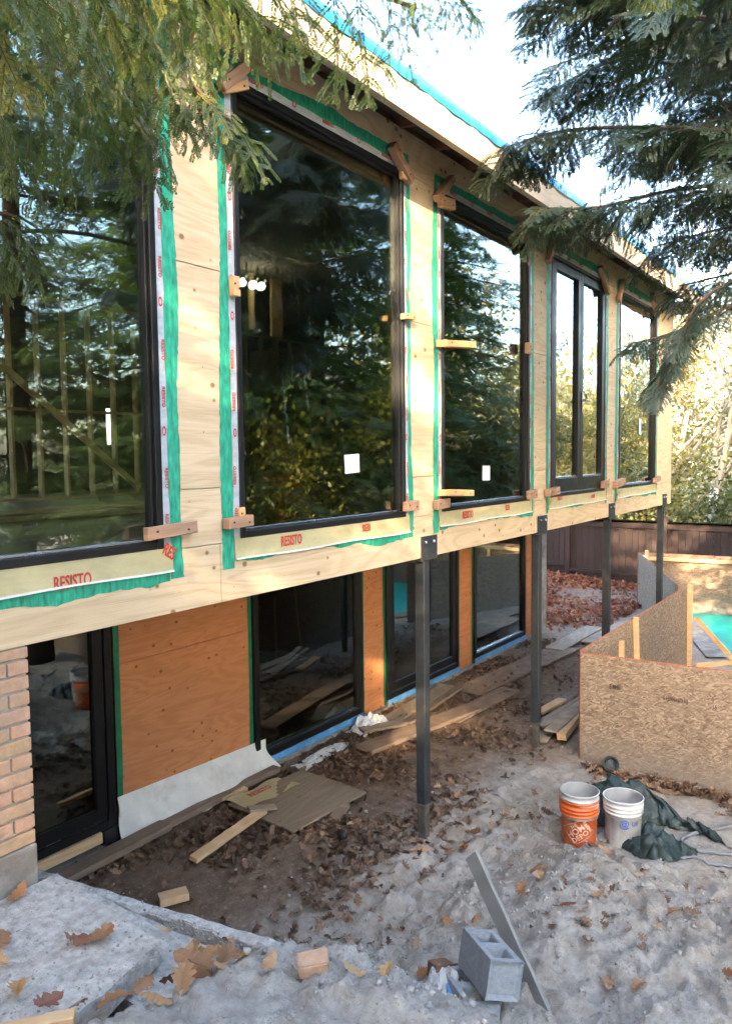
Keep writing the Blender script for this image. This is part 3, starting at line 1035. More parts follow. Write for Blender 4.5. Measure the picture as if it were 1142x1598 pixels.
for xx in (9.9, 11.4):
    stud(xx, 6.2, 2.5, 5.3, .089, .089)
for i in range(5):       # boards lying on the floor
    B = Matrix.Translation((4.6+.35*i, 6.4+.5*(i % 3), 2.53+.03*(i % 2))) @ Matrix.Rotation(R(4*i-6), 4, 'Z')
    o = MB().cbox(-1.6, 1.6, -.07, .07, -.019, .019, .003).build('floor_board', 'lumber', None, local=True)
    o.matrix_world = B
    tag(o, ['pale board lying on the upper floor, first behind the leftmost glass', 'pale board on the upper floor, second behind the glass', 'pale board on the upper floor, third behind the glass', 'pale board on the upper floor, fourth behind the glass', 'pale board on the upper floor, farthest behind the glass'][i], 'board', 'boards on the upper floor')

# ------------------------------------------------------------------ brick pier under the left end of the overhang
pier = empty('brick_pier', (1.9, FY, 1.0), 'tan brick pier on a rough concrete footing below the plywood overhang', 'brick pier')
MB().box(-.6, 1.893, FY+.012, LY+.02, 1.36, BAND0-.002).build('mortar', 'mortar', pier)
P = []
m = MB()
m.cbox(-.6, 1.906, FY-.004, LY+.02, .55, 1.405, .008)
m.build('concrete_footing', 'concrete', pier)
bm_ = {}
def brick(x0, x1, y0, y1, z0, z1):
    key = (round(x1-x0, 3), round(y1-y0, 3), round(z1-z0, 3))
    if key not in bm_:
        bm = MB().cbox(-key[0]/2, key[0]/2, -key[1]/2, key[1]/2, -key[2]/2, key[2]/2, .004)
        me = bpy.data.meshes.new('brick')
        me.from_pydata(bm.v, [], bm.f)
        me.materials.append(MT['brick'])
        bm_[key] = me
    o = bpy.data.objects.new('brick', bm_[key])
    col.objects.link(o)
    o.parent = pier
    o.location = Vector(((x0+x1)/2, (y0+y1)/2, (z0+z1)/2))-wloc(pier)+Vector((0, random.uniform(-.002, .002), 0))
    o.rotation_euler = (random.uniform(-.008, .008), random.uniform(-.006, .006), random.uniform(-.008, .008))
CH = .0672
for c_ in range(13):
    z0 = 1.41+c_*CH
    z1 = min(z0+.0572, BAND0-.004)
    if z1-z0 < .02:
        continue
    # front face, from the corner to the left
    first = .092 if c_ % 2 else .190
    x1 = 1.90
    x0 = x1-first
    while x1 > .55:
        brick(x0, x1, FY, FY+.09, z0, z1)
        x1 = x0-.010
        x0 = x1-.190
    # return face
    y0 = FY+.10 if first > .1 else FY+.10
    first = .190 if c_ % 2 else .092
    y1 = y0+first
    while y1 < LY-.05:
        brick(1.81, 1.90, y0, y1, z0, z1)
        y0 = y1+.010
        y1 = y0+.190

# ------------------------------------------------------------------ steel columns
cgrp = 'steel columns carrying the overhang'
clab = ['steel column nearest the camera, its dirty foot in the open sand', 'second steel column, its foot beside the scrap wood pile', 'third steel column, its foot hidden behind the slanting OSB panel', 'farthest steel column at the corner of the overhang']
for k, X in enumerate((5.262, 7.545, 9.80, 12.36)):
    c = empty('steel_column', (X, 3.10, 0), clab[k], 'column', cgrp)
    MB().cbox(X-.042, X+.042, 3.058, 3.142, .30, BAND0-.002, .006).build('upper_tube', 'steel', c)
    MB().cbox(X-.034, X+.034, 3.066, 3.134, -.15, .285, .005).build('lower_tube', 'steel_rusty', c)
    MB().cbox(X-.050, X+.050, 3.050, 3.150, .284, .301, .003).build('collar', 'steel_rusty', c)
    b = MB().cbox(X-.11, X+.135, FY-.010, FY-.0025, BAND0-.015, 2.432, .002).build('bracket', 'steel', c)
    MB().box(X-.11, X+.135, FY-.010, 3.16, BAND0-.022, BAND0-.0155).build('bearing_plate', 'steel', c)
    for dx in (-.05, .075):
        q = MB().lathe([(0, -.001), (.011, -.001), (.011, .010), (.006, .014), (0, .014)], 10, Matrix.Translation((X+dx, FY-.0105, 2.385)) @ Matrix.Rotation(math.pi/2, 4, 'X'))
        q.build('bolt', 'bolt', c)

# ------------------------------------------------------------------ concrete steps beside the pier
def slab(name, pts, z, t, label, mat='slab_concrete', tilt=(0, 0)):
    """flat slab from an outline, with worn, slightly chipped upper edge"""
    bm = bmesh.new()
    cx = sum(p[0] for p in pts)/len(pts); cy = sum(p[1] for p in pts)/len(pts)
    out = []
    n_ = len(pts)
    for i in range(n_):
        a, b = Vector(pts[i]), Vector(pts[(i+1) % n_])
        k = max(2, int((b-a).length/.035))
        nn = Vector((b.y-a.y, a.x-b.x)).normalized()
        for j in range(k):
            p = a.lerp(b, j/k)
            e = float(fbm(np.array([p.x*14.0+z*9]), np.array([p.y*14.0]), 5, 3)[0])*.008
            out.append(p+nn*e)
    top = [bm.verts.new((p.x*.994+cx*.006-cx, p.y*.994+cy*.006-cy, (p.x-cx)*tilt[0]+(p.y-cy)*tilt[1])) for p in out]
    mid = [bm.verts.new((p.x-cx, p.y-cy, -.010-.006*random.random()+(p.x-cx)*tilt[0]+(p.y-cy)*tilt[1])) for p in out]
    low = [bm.verts.new((p.x-cx, p.y-cy, -t)) for p in out]
    bm.faces.new(top)
    for A, B in ((mid, top), (low, mid)):
        for i in range(len(out)):
            j = (i+1) % len(out)
            bm.faces.new((A[i], A[j], B[j], B[i]))
    bmesh.ops.recalc_face_normals(bm, faces=bm.faces[:])
    me = bpy.data.meshes.new(name)
    bm.to_mesh(me); bm.free()
    me.materials.append(MT[mat])
    o = bpy.data.objects.new(name, me)
    col.objects.link(o)
    o.location = (cx, cy, z)
    return tag(o, label, 'slab', 'concrete steps by the brick pier')
slab('concrete_slab', [(.6, 2.15), (1.60, 2.19), (1.90, 2.265), (1.985, 3.03), (.6, 3.03)], 1.245, .09, 'topmost broad concrete slab against the brick pier', tilt=(-.01, .0))
slab('concrete_slab', [(1.70, 2.05), (2.055, 2.13), (2.105, 3.10), (1.80, 3.10)], 1.125, .10, 'second concrete slab, a narrow tread below the topmost slab')
slab('concrete_slab', [(1.95, 1.98), (2.20, 2.02), (2.165, 3.18), (1.9, 3.18)], 1.045, .10, 'third and lowest concrete tread beside the curb')
P = []
cp = [(2.13, 3.52), (2.175, 3.20), (2.225, 2.85), (2.285, 2.50), (2.335, 2.2), (2.36, 2.02), (2.36, 1.93)]
for i in range(49):
    t = i/48*(len(cp)-1); j = min(int(t), len(cp)-2); f = t-j
    x = cp[j][0]+(cp[j+1][0]-cp[j][0])*f; y = cp[j][1]+(cp[j+1][1]-cp[j][1])*f
    e = .004*math.sin(i*1.7)+.003*math.sin(i*.6)
    z = 1.045+e-(.05*max(0, (i-40)/8))
    P.append([(x-.034+e, y, z-.16), (x-.033+e, y, z-.008), (x-.025, y, z), (x+.026, y, z-.002), (x+.035-e, y, z-.010), (x+.035, y, z-.75)])
tag(MB().grid(P).build('concrete_curb', 'slab_concrete', loc=(2.2, 2.7, 1.0)), 'thin curved concrete curb along the edge of the pit', 'curb')

# ------------------------------------------------------------------ loose timber and sheets
def plank(name, p0, p1, w, t, mat, label, cat='plank', group=None, roll=0.0, warp=0.0):
    """board from p0 to p1 (centre line of its underside), width w, thickness t, along local x"""
    a, b = Vector(p0), Vector(p1)
    L = (b-a).length
    n_ = 9
    P = []
    for i in range(n_):
        u = i/(n_-1)
        x = (u-.5)*L
        q = warp*(1-(2*u-1)**2)
        e = .002*math.sin(i*2.3+L*7)
        P.append([(x, -w/2+e, q), (x, -w/2+e, q+t), (x, w/2+e, q+t), (x, w/2+e, q), (x, -w/2+e, q)])
    m = MB().grid(P)
    k = len(m.v)
    m.f += [(0, 3, 2, 1), (k-5, k-4, k-3, k-2)]
    o = m.build(name, mat, None, local=True)
    d = (b-a).normalized()
    side = Vector((0, 0, 1)).cross(d).normalized()
    upv = d.cross(side)
    Mx = Matrix((d, side, upv)).transposed().to_4x4()
    o.matrix_world = Matrix.Translation((a+b)/2) @ Mx @ Matrix.Rotation(roll, 4, 'X')
    bv = o.modifiers.new('edge', 'BEVEL'); bv.width = .003; bv.segments = 1; bv.limit_method = 'ANGLE'
    return tag(o, label, cat, group)

gp = 'planks lying in the pit'
G = lambda x, y, dz=.0: (x, y, gz(x, y)+dz)
plank('plank', (6.45, 4.50, .045), (8.25, 4.17, .05), .24, .04, 'lumber_dark', 'thick dark plank lying nearest the camera in front of the lower windows', group=gp)
plank('plank', (7.35, 4.55, .06), (8.75, 4.62, .10), .10, .03, 'lumber_dark', 'narrow board lying across the dark planks', group=gp)
plank('plank', (7.75, 4.22, .04), (9.20, 4.12, .05), .26, .02, 'lumber_dark', 'wide dark board right of the first column, end cut at an angle', group=gp)
plank('plank', (7.4, 4.78, .04), (8.85, 4.83, .06), .22, .03, 'lumber_weathered', 'weathered board closest to the lower wall', group=gp)
plank('plank', (8.8, 4.55, .035), (11.7, 4.32, .04), .42, .02, 'lumber_dark', 'long wide flat board reaching toward the second column', group=gp)
plank('plank', (11.45, 4.42, .05), (13.3, 4.40, .06), .30, .02, 'lumber_weathered', 'pale grey board on the sand beyond the planks', group=gp)
plank('plank', (12.2, 4.15, .035), (14.0, 4.05, .045), .28, .02, 'lumber_weathered', 'pale board lying beside the third column foot', group=gp)
plank('plank', (6.9, 4.85, .05), (7.5, 4.52, .05), .16, .03, 'lumber_weathered', 'short split board leaning toward the crumpled plastic', group=gp)
plank('stick', G(3.93, 4.30, .06), G(4.78, 4.36, .10), .075, .035, 'lumber', 'pale stick of lumber lying in the leaves', 'stick', 'sticks in the pit', .2)
plank('stick', G(4.50, 4.98, .03), G(5.1, 4.86, .06), .06, .03, 'lumber', 'pale stick lying under the white membrane sheet', 'stick', 'sticks in the pit')
plank('stick', G(4.66, 4.42, .12), G(4.86, 4.30, .12), .09, .02, 'lumber_weathered', 'short grey offcut on the tip of the pale stick', 'stick', 'sticks in the pit')
plank('plank', (3.9, 4.93, .03), (5.6, 4.93, .04), .09, .05, 'lumber_dark', 'dark board lying along the foot of the orange plywood', group=gp)
plank('plank', (2.55, 4.86, .05), (4.2, 4.90, .05), .14, .05, 'lumber_dark', 'dark sill timber in front of the lower door', group=gp)
o = plank('plywood_panel', (4.72, 4.36, .055), (5.62, 4.27, .075), .80, .016, 'ply_ground', 'muddy square of plywood lying on the leaves', 'plywood')
plank('stick', (5.05, 3.83, .04), (5.32, 3.92, .05), .10, .03, 'lumber_dark', 'short dark offcut tucked under the muddy plywood', 'stick', 'sticks in the pit')
P = [[(4.78+.62*i/10, 4.80-.28*j/6-.05*i/10+.01*math.sin(i), .085+.008*math.sin(i*.9+j)) for j in range(7)] for i in range(11)]
o = tag(MB().grid(P).build('film_offcut', 'beige_film', loc=(5, 4.7, .08), smooth=True), 'beige film offcut with red print beside the muddy plywood', 'film')
lettering('RESISTO', .10, 'red_ink', Matrix.Translation((5.06, 4.655, .102)) @ Matrix.Rotation(-.08, 4, 'Z') @ Matrix.Diagonal((.7, .9, 1, 1)), o)
# stub of wood near the curb, etc.
plank('wood_chunk', G(3.45, 4.12, .03), G(3.62, 4.02, .03), .11, .05, 'lumber', 'pale wood chunk lying in the leaves behind the curb', 'wood chunk')
plank('trim_board', (1.05, 2.46, 1.262), (1.43, 2.12, 1.285), .05, .022, 'lumber', 'clean pale strip of trim at the lower left corner', 'trim')
# white membrane along the foot of the orange plywood
P = []
for i in range(61):
    u = i/60
    x = 3.90+1.75*u
    row = []
    low = .13-.19*math.sin(u*2.6+.3)+.05*math.sin(u*11)+(.05 if u > .9 else 0)
    outw = .10+.10*math.sin(u*2.6)+.03*math.sin(u*13)
    for j in range(13):
        v = j/12
        wr = .018*math.sin(u*31+v*4)*v+.012*math.sin(u*17-v*9)*v
        zt = .36-.06*u
        z = zt+(max(.035, gz(x, 4.9)+.02)-zt)*(v**.9)
        if u < .06 or u > .94:
            z += .02*v
        row.append((x+.02*math.sin(v*5+u*9)-.05*v*(1-u), LY-.006-.02*v-outw*v**1.6+wr, z+wr*.5))
    P.append(row)
tag(MB().grid(P).build('membrane_sheet', 'white_sheet', loc=(4.8, 5.0, 0), smooth=True), 'crumpled white membrane sheet at the foot of the orange plywood', 'sheet')
def crumple(name, cx, cy, rx, ry, hh, seed, mat, label, cat, n_=26, z0=None, group=None):
    P = []
    for i in range(n_):
        row = []
        for j in range(n_):
            u, v = i/(n_-1)*2-1, j/(n_-1)*2-1
            x, y = cx+u*rx, cy+v*ry
            f = float(fbm(np.array([u*2.2+seed]), np.array([v*2.2]), seed, 4)[0])
            f2 = abs(float(fbm(np.array([u*4+seed]), np.array([v*4+9]), seed+3, 2)[0]))
            r = max(0, 1-(u*u+v*v)*.85)
            base = gz(x, y) if z0 is None else z0
            row.append((x+.06*rx*f, y+.08*ry*f2, base+.01+hh*(r**.7)*(.45+.8*abs(f)+.5*f2)))
        P.append(row)
    return tag(MB().grid(P).build(name, mat, loc=(cx, cy, 0), smooth=False), label, cat, group)
crumple('plastic_sheet', 7.18, 4.92, .30, .14, .15, 4, 'plastic_clear', 'crumpled clear plastic at the foot of the wall between lower windows', 'plastic sheet')
crumple('plastic_scrap', 6.25, 4.86, .42, .10, .05, 8, 'plastic_clear', 'flattened clear plastic scrap below the first lower window', 'plastic sheet')
crumple('plastic_sheet', 7.1, 6.6, .75, .30, .16, 14, 'plastic_clear', 'pale plastic sheet lying inside the lower room behind glass', 'plastic sheet', z0=.45)
o = tag(MB().cbox(6.2, 8.0, 6.2, 7.0, .36, .44, .004).build('low_table', 'interior_dark', loc=(7.1, 6.6, .1)), 'low dark table inside the lower room holding the plastic', 'table')
for xx, yy in ((6.25, 6.25), (7.95, 6.25), (6.25, 6.95), (7.95, 6.95)):
    MB().box(xx-.03, xx+.03, yy-.03, yy+.03, .101, .359).build('leg', 'interior_dark', o)

# wood scrap pile by the second column
sp = [((7.75, 2.90, .08), (8.55, 2.98, .11), .10, .07, 'lumber', 'pale squared timber at the front of the scrap pile'),
      ((7.75, 3.02, .14), (8.8, 3.02, .18), .15, .025, 'lumber_weathered', 'flat grey board on top of the scrap pile'),
      ((7.95, 3.20, .10), (8.9, 2.95, .24), .09, .022, 'lumber_weathered', 'grey board sloping up across the scrap pile'),
      ((7.90, 3.28, .10), (8.95, 3.05, .22), .07, .022, 'lumber_weathered', 'narrow grey slat at the back of the scrap pile'),
      ((8.35, 3.40, .10), (8.85, 3.30, .14), .12, .03, 'lumber', 'reddish short board at the far end of the scrap pile'),
      ((7.7, 3.12, .03), (8.6, 3.2, .03), .14, .03, 'lumber_weathered', 'dirty board at the bottom of the scrap pile')]
for a_, b_2, w_, t_, mt, lb in sp:
    plank('scrap_board', a_, b_2, w_, t_, mt, lb, 'board', 'scrap boards beside the second column', random.uniform(-.15, .15))

# ------------------------------------------------------------------ OSB hoarding round the pool
def osb(p0, p1, z0a, z0b, z1a, z1b, label, t=.012):
    a, b = Vector((p0[0], p0[1], 0)), Vector((p1[0], p1[1], 0))
    d = (b-a).normalized()
    nn = Vector((-d.y, d.x, 0))*t/2
    n_ = 16
    P = []
    for i in range(n_+1):
        u = i/n_
        p = a.lerp(b, u)
        zb, zt = z0a+(z0b-z0a)*u, z1a+(z1b-z1a)*u
        P.append([(p-nn)+Vector((0, 0, zb)), (p-nn)+Vector((0, 0, zt)), (p+nn)+Vector((0, 0, zt)), (p+nn)+Vector((0, 0, zb)), (p-nn)+Vector((0, 0, zb))])
    m = MB().grid(P)
    k = len(m.v)
    m.f += [(0, 3, 2, 1), (k-5, k-4, k-3, k-2)]
    o = empty('osb_panel', (a.x, a.y, 0), label, 'OSB panel', 'OSB hoarding around the pool')
    m.build('board', 'osb', o)
    e = MB()
    e.tube([(a.x, a.y, z0a), (a.x, a.y, z1a)], .0075, 4)
    e.tube([(a.x, a.y, z1a+.001), (b.x, b.y, z1b+.001)], .007, 4)
    e.build('edge_paint', 'osb_edge', o)
    return o
A = osb((7.535, 2.63), (7.46, .15), -.12, -.12, 1.085, 1.12, 'large front OSB panel with faded black stamp behind the buckets')
A2 = osb((7.46, .13), (7.42, -2.3), -.12, -.12, 1.12, 1.12, 'OSB panel continuing the front panel to the right')
Bp = osb((7.56, 2.645), (11.62, 2.53), -.10, -.10, 1.10, 1.185, 'long OSB panel running back from the front corner, staked upright')
Dp = osb((12.15, 2.78), (16.28, 4.50), -.10, -.10, 1.09, 1.03, 'grey OSB panel angling away behind the third and last columns')
Cp = osb((16.30, 4.52), (16.62, -1.2), -.10, -.10, 1.03, 1.05, 'far OSB panel across the end of the pool')
# faded stamp on the front panel
for yy, zz, s_, tx in ((2.28, .80, .055, 'E IIHIII'), (1.72, .775, .05, 'II HIIIHHIIIHIII'), (1.38, .765, .05, '15'), (1.05, .72, .05, 'IHHIIH')):
    B = Matrix(((0, 0, -1, 7.519-.032*(2.63-yy)), (-1, 0, 0, yy), (0, 1, 0, zz), (0, 0, 0, 1))) @ Matrix.Diagonal((.75, 1.1, 1, 1))
    lettering(tx, s_, 'bark', B, A, 'stamp')
# stakes and rails
def stake(parent, p0, p1, w=.04, t=.07, mat='lumber', name='stake'):
    a, b = Vector(p0), Vector(p1)
    d = (b-a).normalized()
    s_ = Vector((1, 0, 0)) if abs(d.x) < .8 else Vector((0, 0, 1))
    s1 = d.cross(s_).normalized(); s2 = d.cross(s1)
    Mx = Matrix((d, s1, s2)).transposed().to_4x4()
    L = (b-a).length
    return MB().cbox(-L/2, L/2, -t/2, t/2, -w/2, w/2, .003, Matrix.Translation((a+b)/2) @ Mx).build(name, mat, parent)
stake(Bp, (8.75, 2.585, -.05), (8.72, 2.59, .98))
stake(Bp, (9.35, 2.57, -.05), (9.20, 2.57, 1.155))
stake(Bp, (11.66, 2.50, -.05), (11.60, 2.49, 1.20))
stake(Bp, (11.72, 2.44, .72), (12.2, 1.98, .03), name='brace')
stake(Bp, (11.70, 2.42, .04), (12.35, 1.90, .03), name='brace')
stake(Cp, (16.22, 4.32, .0), (16.22, 4.32, 1.10))
stake(Cp, (16.24, 4.38, .93), (16.54, -1.0, .97), name='rail')
stake(Cp, (16.36, 2.4, .0), (16.36, 2.4, 1.0))
stake(Cp, (16.5, .3, .0), (16.5, .3, 1.0))
stake(Dp, (16.18, 4.35, .0), (16.16, 4.35, 1.0), mat='plastic_clear')

# pool: shell, cover, coping
pool = empty('swimming_pool', (14.4, 0, -.2), 'swimming pool under a turquoise cover behind the OSB panels', 'pool')
P = []
nx = 30
for i in range(nx+1):
    u = i/nx
    row = []
    for j in range(nx+1):
        v = j/nx
        ax, ay = POOL[0][0]+(POOL[1][0]-POOL[0][0])*u, POOL[0][1]+(POOL[1][1]-POOL[0][1])*u
        bx, by = POOL[3][0]+(POOL[2][0]-POOL[3][0])*u, POOL[3][1]+(POOL[2][1]-POOL[3][1])*u
        x, y = ax+(bx-ax)*v, ay+(by-ay)*v
        row.append((x, y, -.10+.02*float(fbm(np.array([x*1.5]), np.array([y*1.5]), 4, 3)[0])-.05*math.sin(u*3.1416)*math.sin(v*3.1416)))
    P.append(row)
MB().grid(P).build('pool_cover', 'pool_cover', pool, smooth=True)
for i in range(4):
    a, b = Vector((*POOL[i], 0)), Vector((*POOL[(i+1) % 4], 0))
    d = (b-a).normalized(); nn = Vector((-d.y, d.x, 0))
    P = []
    for p in (a-d*(.0), b+d*.0):
        P.append([p-nn*.02+Vector((0, 0, -.9)), p-nn*.02+Vector((0, 0, .03)), p+nn*.28+Vector((0, 0, .03)), p+nn*.28+Vector((0, 0, -.1))])
    MB().grid(P).build('coping', 'concrete', pool)
P = [[(12.0+.5*i, -1.5+3.4*j/4-(.0), .025) for j in range(5)] for i in range(2)]
MB().grid(P).build('pool_deck', 'concrete', pool)

# ------------------------------------------------------------------ buckets
def bucket(name, x, y, body, label, upper=None, scale=1.0, rz=0, z=None):
    z = gz(x, y)-.005 if z is None else z
    b = empty(name, (x, y, z), label, 'bucket', None, rz)
    k = scale
    prof = [(0, .004), (.118, .004), (.124, .0), (.128, .008), (.139, .26), (.148, .262), (.150, .270), (.1405, .272), (.1415, .288), (.150, .290), (.151, .298), (.142, .300), (.143, .318), (.151, .320), (.152, .328), (.1435, .330), (.145, .360), (.153, .362), (.1545, .372), (.150, .376), (.1455, .372)]
    MB().lathe([(r*k, h*k) for r, h in prof], 36).build('shell', body, b, local=True, smooth=True)
    MB().lathe([(r*k, h*k) for r, h in [(.1455, .372), (.1435, .33), (.125, .02), (0, .018)]], 36).build('inside', 'bucket_inside', b, local=True, smooth=True)
    return b
def bail(b, droop, ang, mat='wire', k=1.0, zr=.305, r=.156):
    pts = []
    for i in range(25):
        q = math.pi*i/24
        p = Vector((math.cos(q)*r*k, -math.sin(q)*r*1.0*k, 0))
        pts.append(Vector((p.x, p.y*math.cos(droop), -abs(p.y)*math.sin(droop)+zr*k)))
    Mz = Matrix.Rotation(ang, 4, 'Z')
    MB().tube([Mz @ p for p in pts], .0022, 6).build('bail', mat, b, local=True, smooth=True)
    gpp = [pts[i] for i in (10, 11, 12, 13, 14)]
    MB().tube([Mz @ p for p in gpp], .008, 8).build('grip', 'bucket_white', b, local=True, smooth=True)
def wrap_text(b, body, size, mat, r0, slope, z, ang, tilt=0.0, k=1.0, lift=.0016, name='lettering'):
    """print bent round the bucket wall"""
    me = text_mesh(body, size, 0)
    c, s_ = math.cos(tilt), math.sin(tilt)
    for v in me.vertices:
        x, y = v.co.x*c-v.co.y*s_, v.co.x*s_+v.co.y*c
        zz = z+y
        r = r0+slope*zz+lift
        q = ang+x/r
        v.co = (r*math.cos(q), r*math.sin(q), zz)
    me.materials.clear(); me.materials.append(MT[mat])
    o = bpy.data.objects.new(name, me); col.objects.link(o); o.parent = b
    return o
FACE = math.atan2(-2.0, -5.8)      # side of the buckets that faces the camera
b1 = bucket('bucket', 5.86, 2.05, 'bucket_orange', 'orange bucket with white printed lettering standing on the sand')
bail(b1, 1.05, FACE+math.pi/2+.1)
# printed tilted square with the words knocked together in white
me = MB()
sq = []
for i in range(4):
    pass
def on_shell(x, y, z, ang, lift):
    zz = z+y
    r = .128+.042*zz+lift
    return (r*math.cos(ang+x/r), r*math.sin(ang+x/r), zz)
ol = MB()
hs, th = .098, .004
T = R(38)
cor = [(-hs, -hs), (hs, -hs), (hs, hs), (-hs, hs)]
for i in range(4):
    a_, b_2 = Vector(cor[i]), Vector(cor[(i+1) % 4])
    P = []
    for j in range(9):
        p = a_.lerp(b_2, j/8)
        q = p*(1-th/hs*1.2)
        P.append([on_shell(v.x*math.cos(T)-v.y*math.sin(T), (v.x*math.sin(T)+v.y*math.cos(T))*.72, .155, FACE, .0017) for v in (p, q)])
    ol.grid(P)
ol.build('print_outline', 'ink_white', b1, local=True)
for tx, sz, dy in (('THE', .032, .055), ('HOME', .068, .012), ('DEPOT', .058, -.042)):
    wrap_text(b1, tx, sz, 'ink_white', .128, .042, .155+dy*math.cos(T)*.9, FACE-dy*math.sin(T)/.13, T)
b1b = bucket('bucket', 5.865, 2.048, 'bucket_grey', 'dirty white bucket nested inside the orange bucket', z=gz(5.86, 2.05)+.058, scale=.985)
b2 = bucket('bucket', 6.02, 1.755, 'bucket_white', 'white bucket with blue print standing right of the orange bucket')
bail(b2, 1.25, FACE+math.pi/2-.4)
wrap_text(b2, '@', .075, 'ink_blue', .128, .042, .205, FACE+.02)
wrap_text(b2, 'UII', .046, 'ink_blue', .128, .042, .205, FACE+.62)
for i in range(13):
    wrap_text(b2, '-' if i % 3 else '--', .035, 'ink_blue', .128, .042, .07+i*.0165, FACE-.62, name='scale_mark')
# bucket of offcuts inside the upper room
b3 = bucket('bucket', 4.66, 3.98, 'bucket_orange', 'red bucket full of wood offcuts behind the second upper window', z=2.50, scale=1.15)
for i in range(9):
    an = random.uniform(0, 6.28); rr = random.uniform(0, .10)
    B = Matrix.Translation((rr*math.cos(an), rr*math.sin(an), .42+random.uniform(0, .12))) @ Euler((random.uniform(-.6, .6), random.uniform(-.6, .6), an)).to_matrix().to_4x4()
    o = MB().cbox(-.045, .045, -.02, .02, -.13, .13, .003, B).build('wood_offcut', 'lumber', None, local=True)
    o.location = wloc(b3)
    o.parent = b3
    o.location = (0, 0, 0)

# stepladder indoors
lad = empty('stepladder', (7.2, 5.9, 2.5), 'stepladder standing indoors behind the second upper window', 'ladder')
for sx_ in (-.2, .2):
    MB().tube([(7.2+sx_*1.25, 5.75, 2.5), (7.2+sx_, 5.95, 4.0)], .018, 6).build('rail', 'frame_metal', lad)
    MB().tube([(7.2+sx_*1.25, 6.5, 2.5), (7.2+sx_, 6.0, 4.0)], .016, 6).build('rail', 'frame_metal', lad)
for i in range(5):
    z = 2.75+i*.27
    MB().cbox(6.98, 7.42, 5.76+i*.037, 5.84+i*.037, z-.012, z+.012, .003).build('step', 'frame_metal', lad)
# three lit work lamps under the upper ceiling
em = N('lamp_glow')
e_ = em.node('ShaderNodeEmission'); e_.inputs['Color'].default_value = (1, .86, .66, 1); e_.inputs['Strength'].default_value = .4
em.t.links.new(e_.outputs[0], em.out.inputs['Surface']); MT['lamp_glow'] = em.m
for i in range(3):
    X, Y = (6.913, 7.10, 7.235)[i], 6.4
    lm = empty('bulb_lamp', (X, Y, 5.16), ['leftmost of three lit bulbs under the upper ceiling', 'middle of three lit bulbs under the upper ceiling', 'rightmost of three lit bulbs under the upper ceiling'][i], 'lamp', 'lit bulbs indoors')
    MB().tube([(X, Y, 5.17), (X, Y, 5.299)], .008, 6).build('stem', 'black_rubber', lm)
    MB().lathe([(0, -.013), (.007, -.011), (.012, -.004), (.012, .003), (.008, .011), (.005, .02), (0, .021)], 12, Matrix.Translation((X, Y, 5.14))).build('bulb', 'lamp_glow', lm, smooth=True)
    L = bpy.data.lights.new('bulb_light', 'POINT'); L.energy = .9; L.color = (1, .84, .62); L.shadow_soft_size = .05
    lo_ = bpy.data.objects.new('bulb_light', L); col.objects.link(lo_); lo_.parent = lm; lo_.location = (0, .06, -.07)

# ------------------------------------------------------------------ tarp, hose, blocks, small things
P = []
path = [(6.30, 2.10, .30), (6.45, 1.95, .34), (6.60, 1.72, .25), (6.55, 1.5, .12), (6.5, 1.30, .05), (6.45, 1.12, .03)]
for i in range(56):
    u = i/55*(len(path)-1); j = min(int(u), len(path)-2); f = u-j
    c = Vector(path[j]).lerp(Vector(path[j+1]), f)
    row = []
    for k in range(22):
        v = k/21*2-1
        wd = .20+.12*math.sin(i*.12)
        f1 = float(fbm(np.array([i*.22]), np.array([v*3.0]), 3, 4)[0]); f2 = float(fbm(np.array([i*.16]), np.array([v*2.0+20]), 6, 4)[0])
        x = c.x-v*wd*.55+f2*.07
        y = c.y-v*wd*.45+f1*.08
        z = max(gz(x, y)+.012, c.z*(1-abs(v)**1.6)+f1*.10*(1-abs(v)*.6)+.02)
        row.append((x, y, z))
    P.append(row)
tarp = empty('tarp', (6.4, 1.6, 0), 'crumpled dark green tarp heaped behind the white bucket', 'tarp')
MB().grid(P).build('fold', 'tarp_green', tarp, smooth=True)
P = []
for i in range(34):
    row = []
    for k in range(34):
        u, v = i/33*2-1, k/33*2-1
        f1 = float(fbm(np.array([u*1.7+5]), np.array([v*1.7]), 13, 4)[0]); f2 = abs(float(fbm(np.array([u*3+5]), np.array([v*3]), 17, 3)[0]))
        x = 6.03+u*.20+v*.10+f1*.06
        y = 1.52+v*.20-u*.12+f2*.05
        q = max(0, 1-max(abs(u), abs(v))**2)
        row.append((x, y, gz(x, y)+.008+q**.7*(.10+.20*f1+.14*f2)))
    P.append(row)
MB().grid(P).build('heap', 'tarp_green', tarp, smooth=True)
crumple('plastic_scrap', 6.35, 2.17, .14, .10, .28, 21, 'blue_tape', 'pale blue plastic scrap between the buckets', 'plastic sheet', 18)
hp = [(8.0, .2), (7.3, .75), (6.85, 1.05), (6.62, 1.22), (6.35, 1.38), (6.18, 1.32), (6.2, 1.15), (6.28, .95), (6.2, .72), (6.3, .5), (6.7, .2)]
def smoothpath(pts, n_=90):
    out = []
    for i in range(n_):
        u = i/(n_-1)*(len(pts)-1); j = min(int(u), len(pts)-2); f = u-j
        p0, p1, p2, p3 = (Vector(pts[max(j-1, 0)]), Vector(pts[j]), Vector(pts[j+1]), Vector(pts[min(j+2, len(pts)-1)]))
        q = .5*((2*p1)+(-p0+p2)*f+(2*p0-5*p1+4*p2-p3)*f*f+(-p0+3*p1-3*p2+p3)*f**3)
        out.append((q.x, q.y, gz(q.x, q.y)+.018))
    return out
tag(MB().tube(smoothpath(hp), .014, 8).build('hose', 'hose', loc=(6.5, 1, 0), smooth=True), 'grey hose looping over the sand right of the tarp', 'hose')
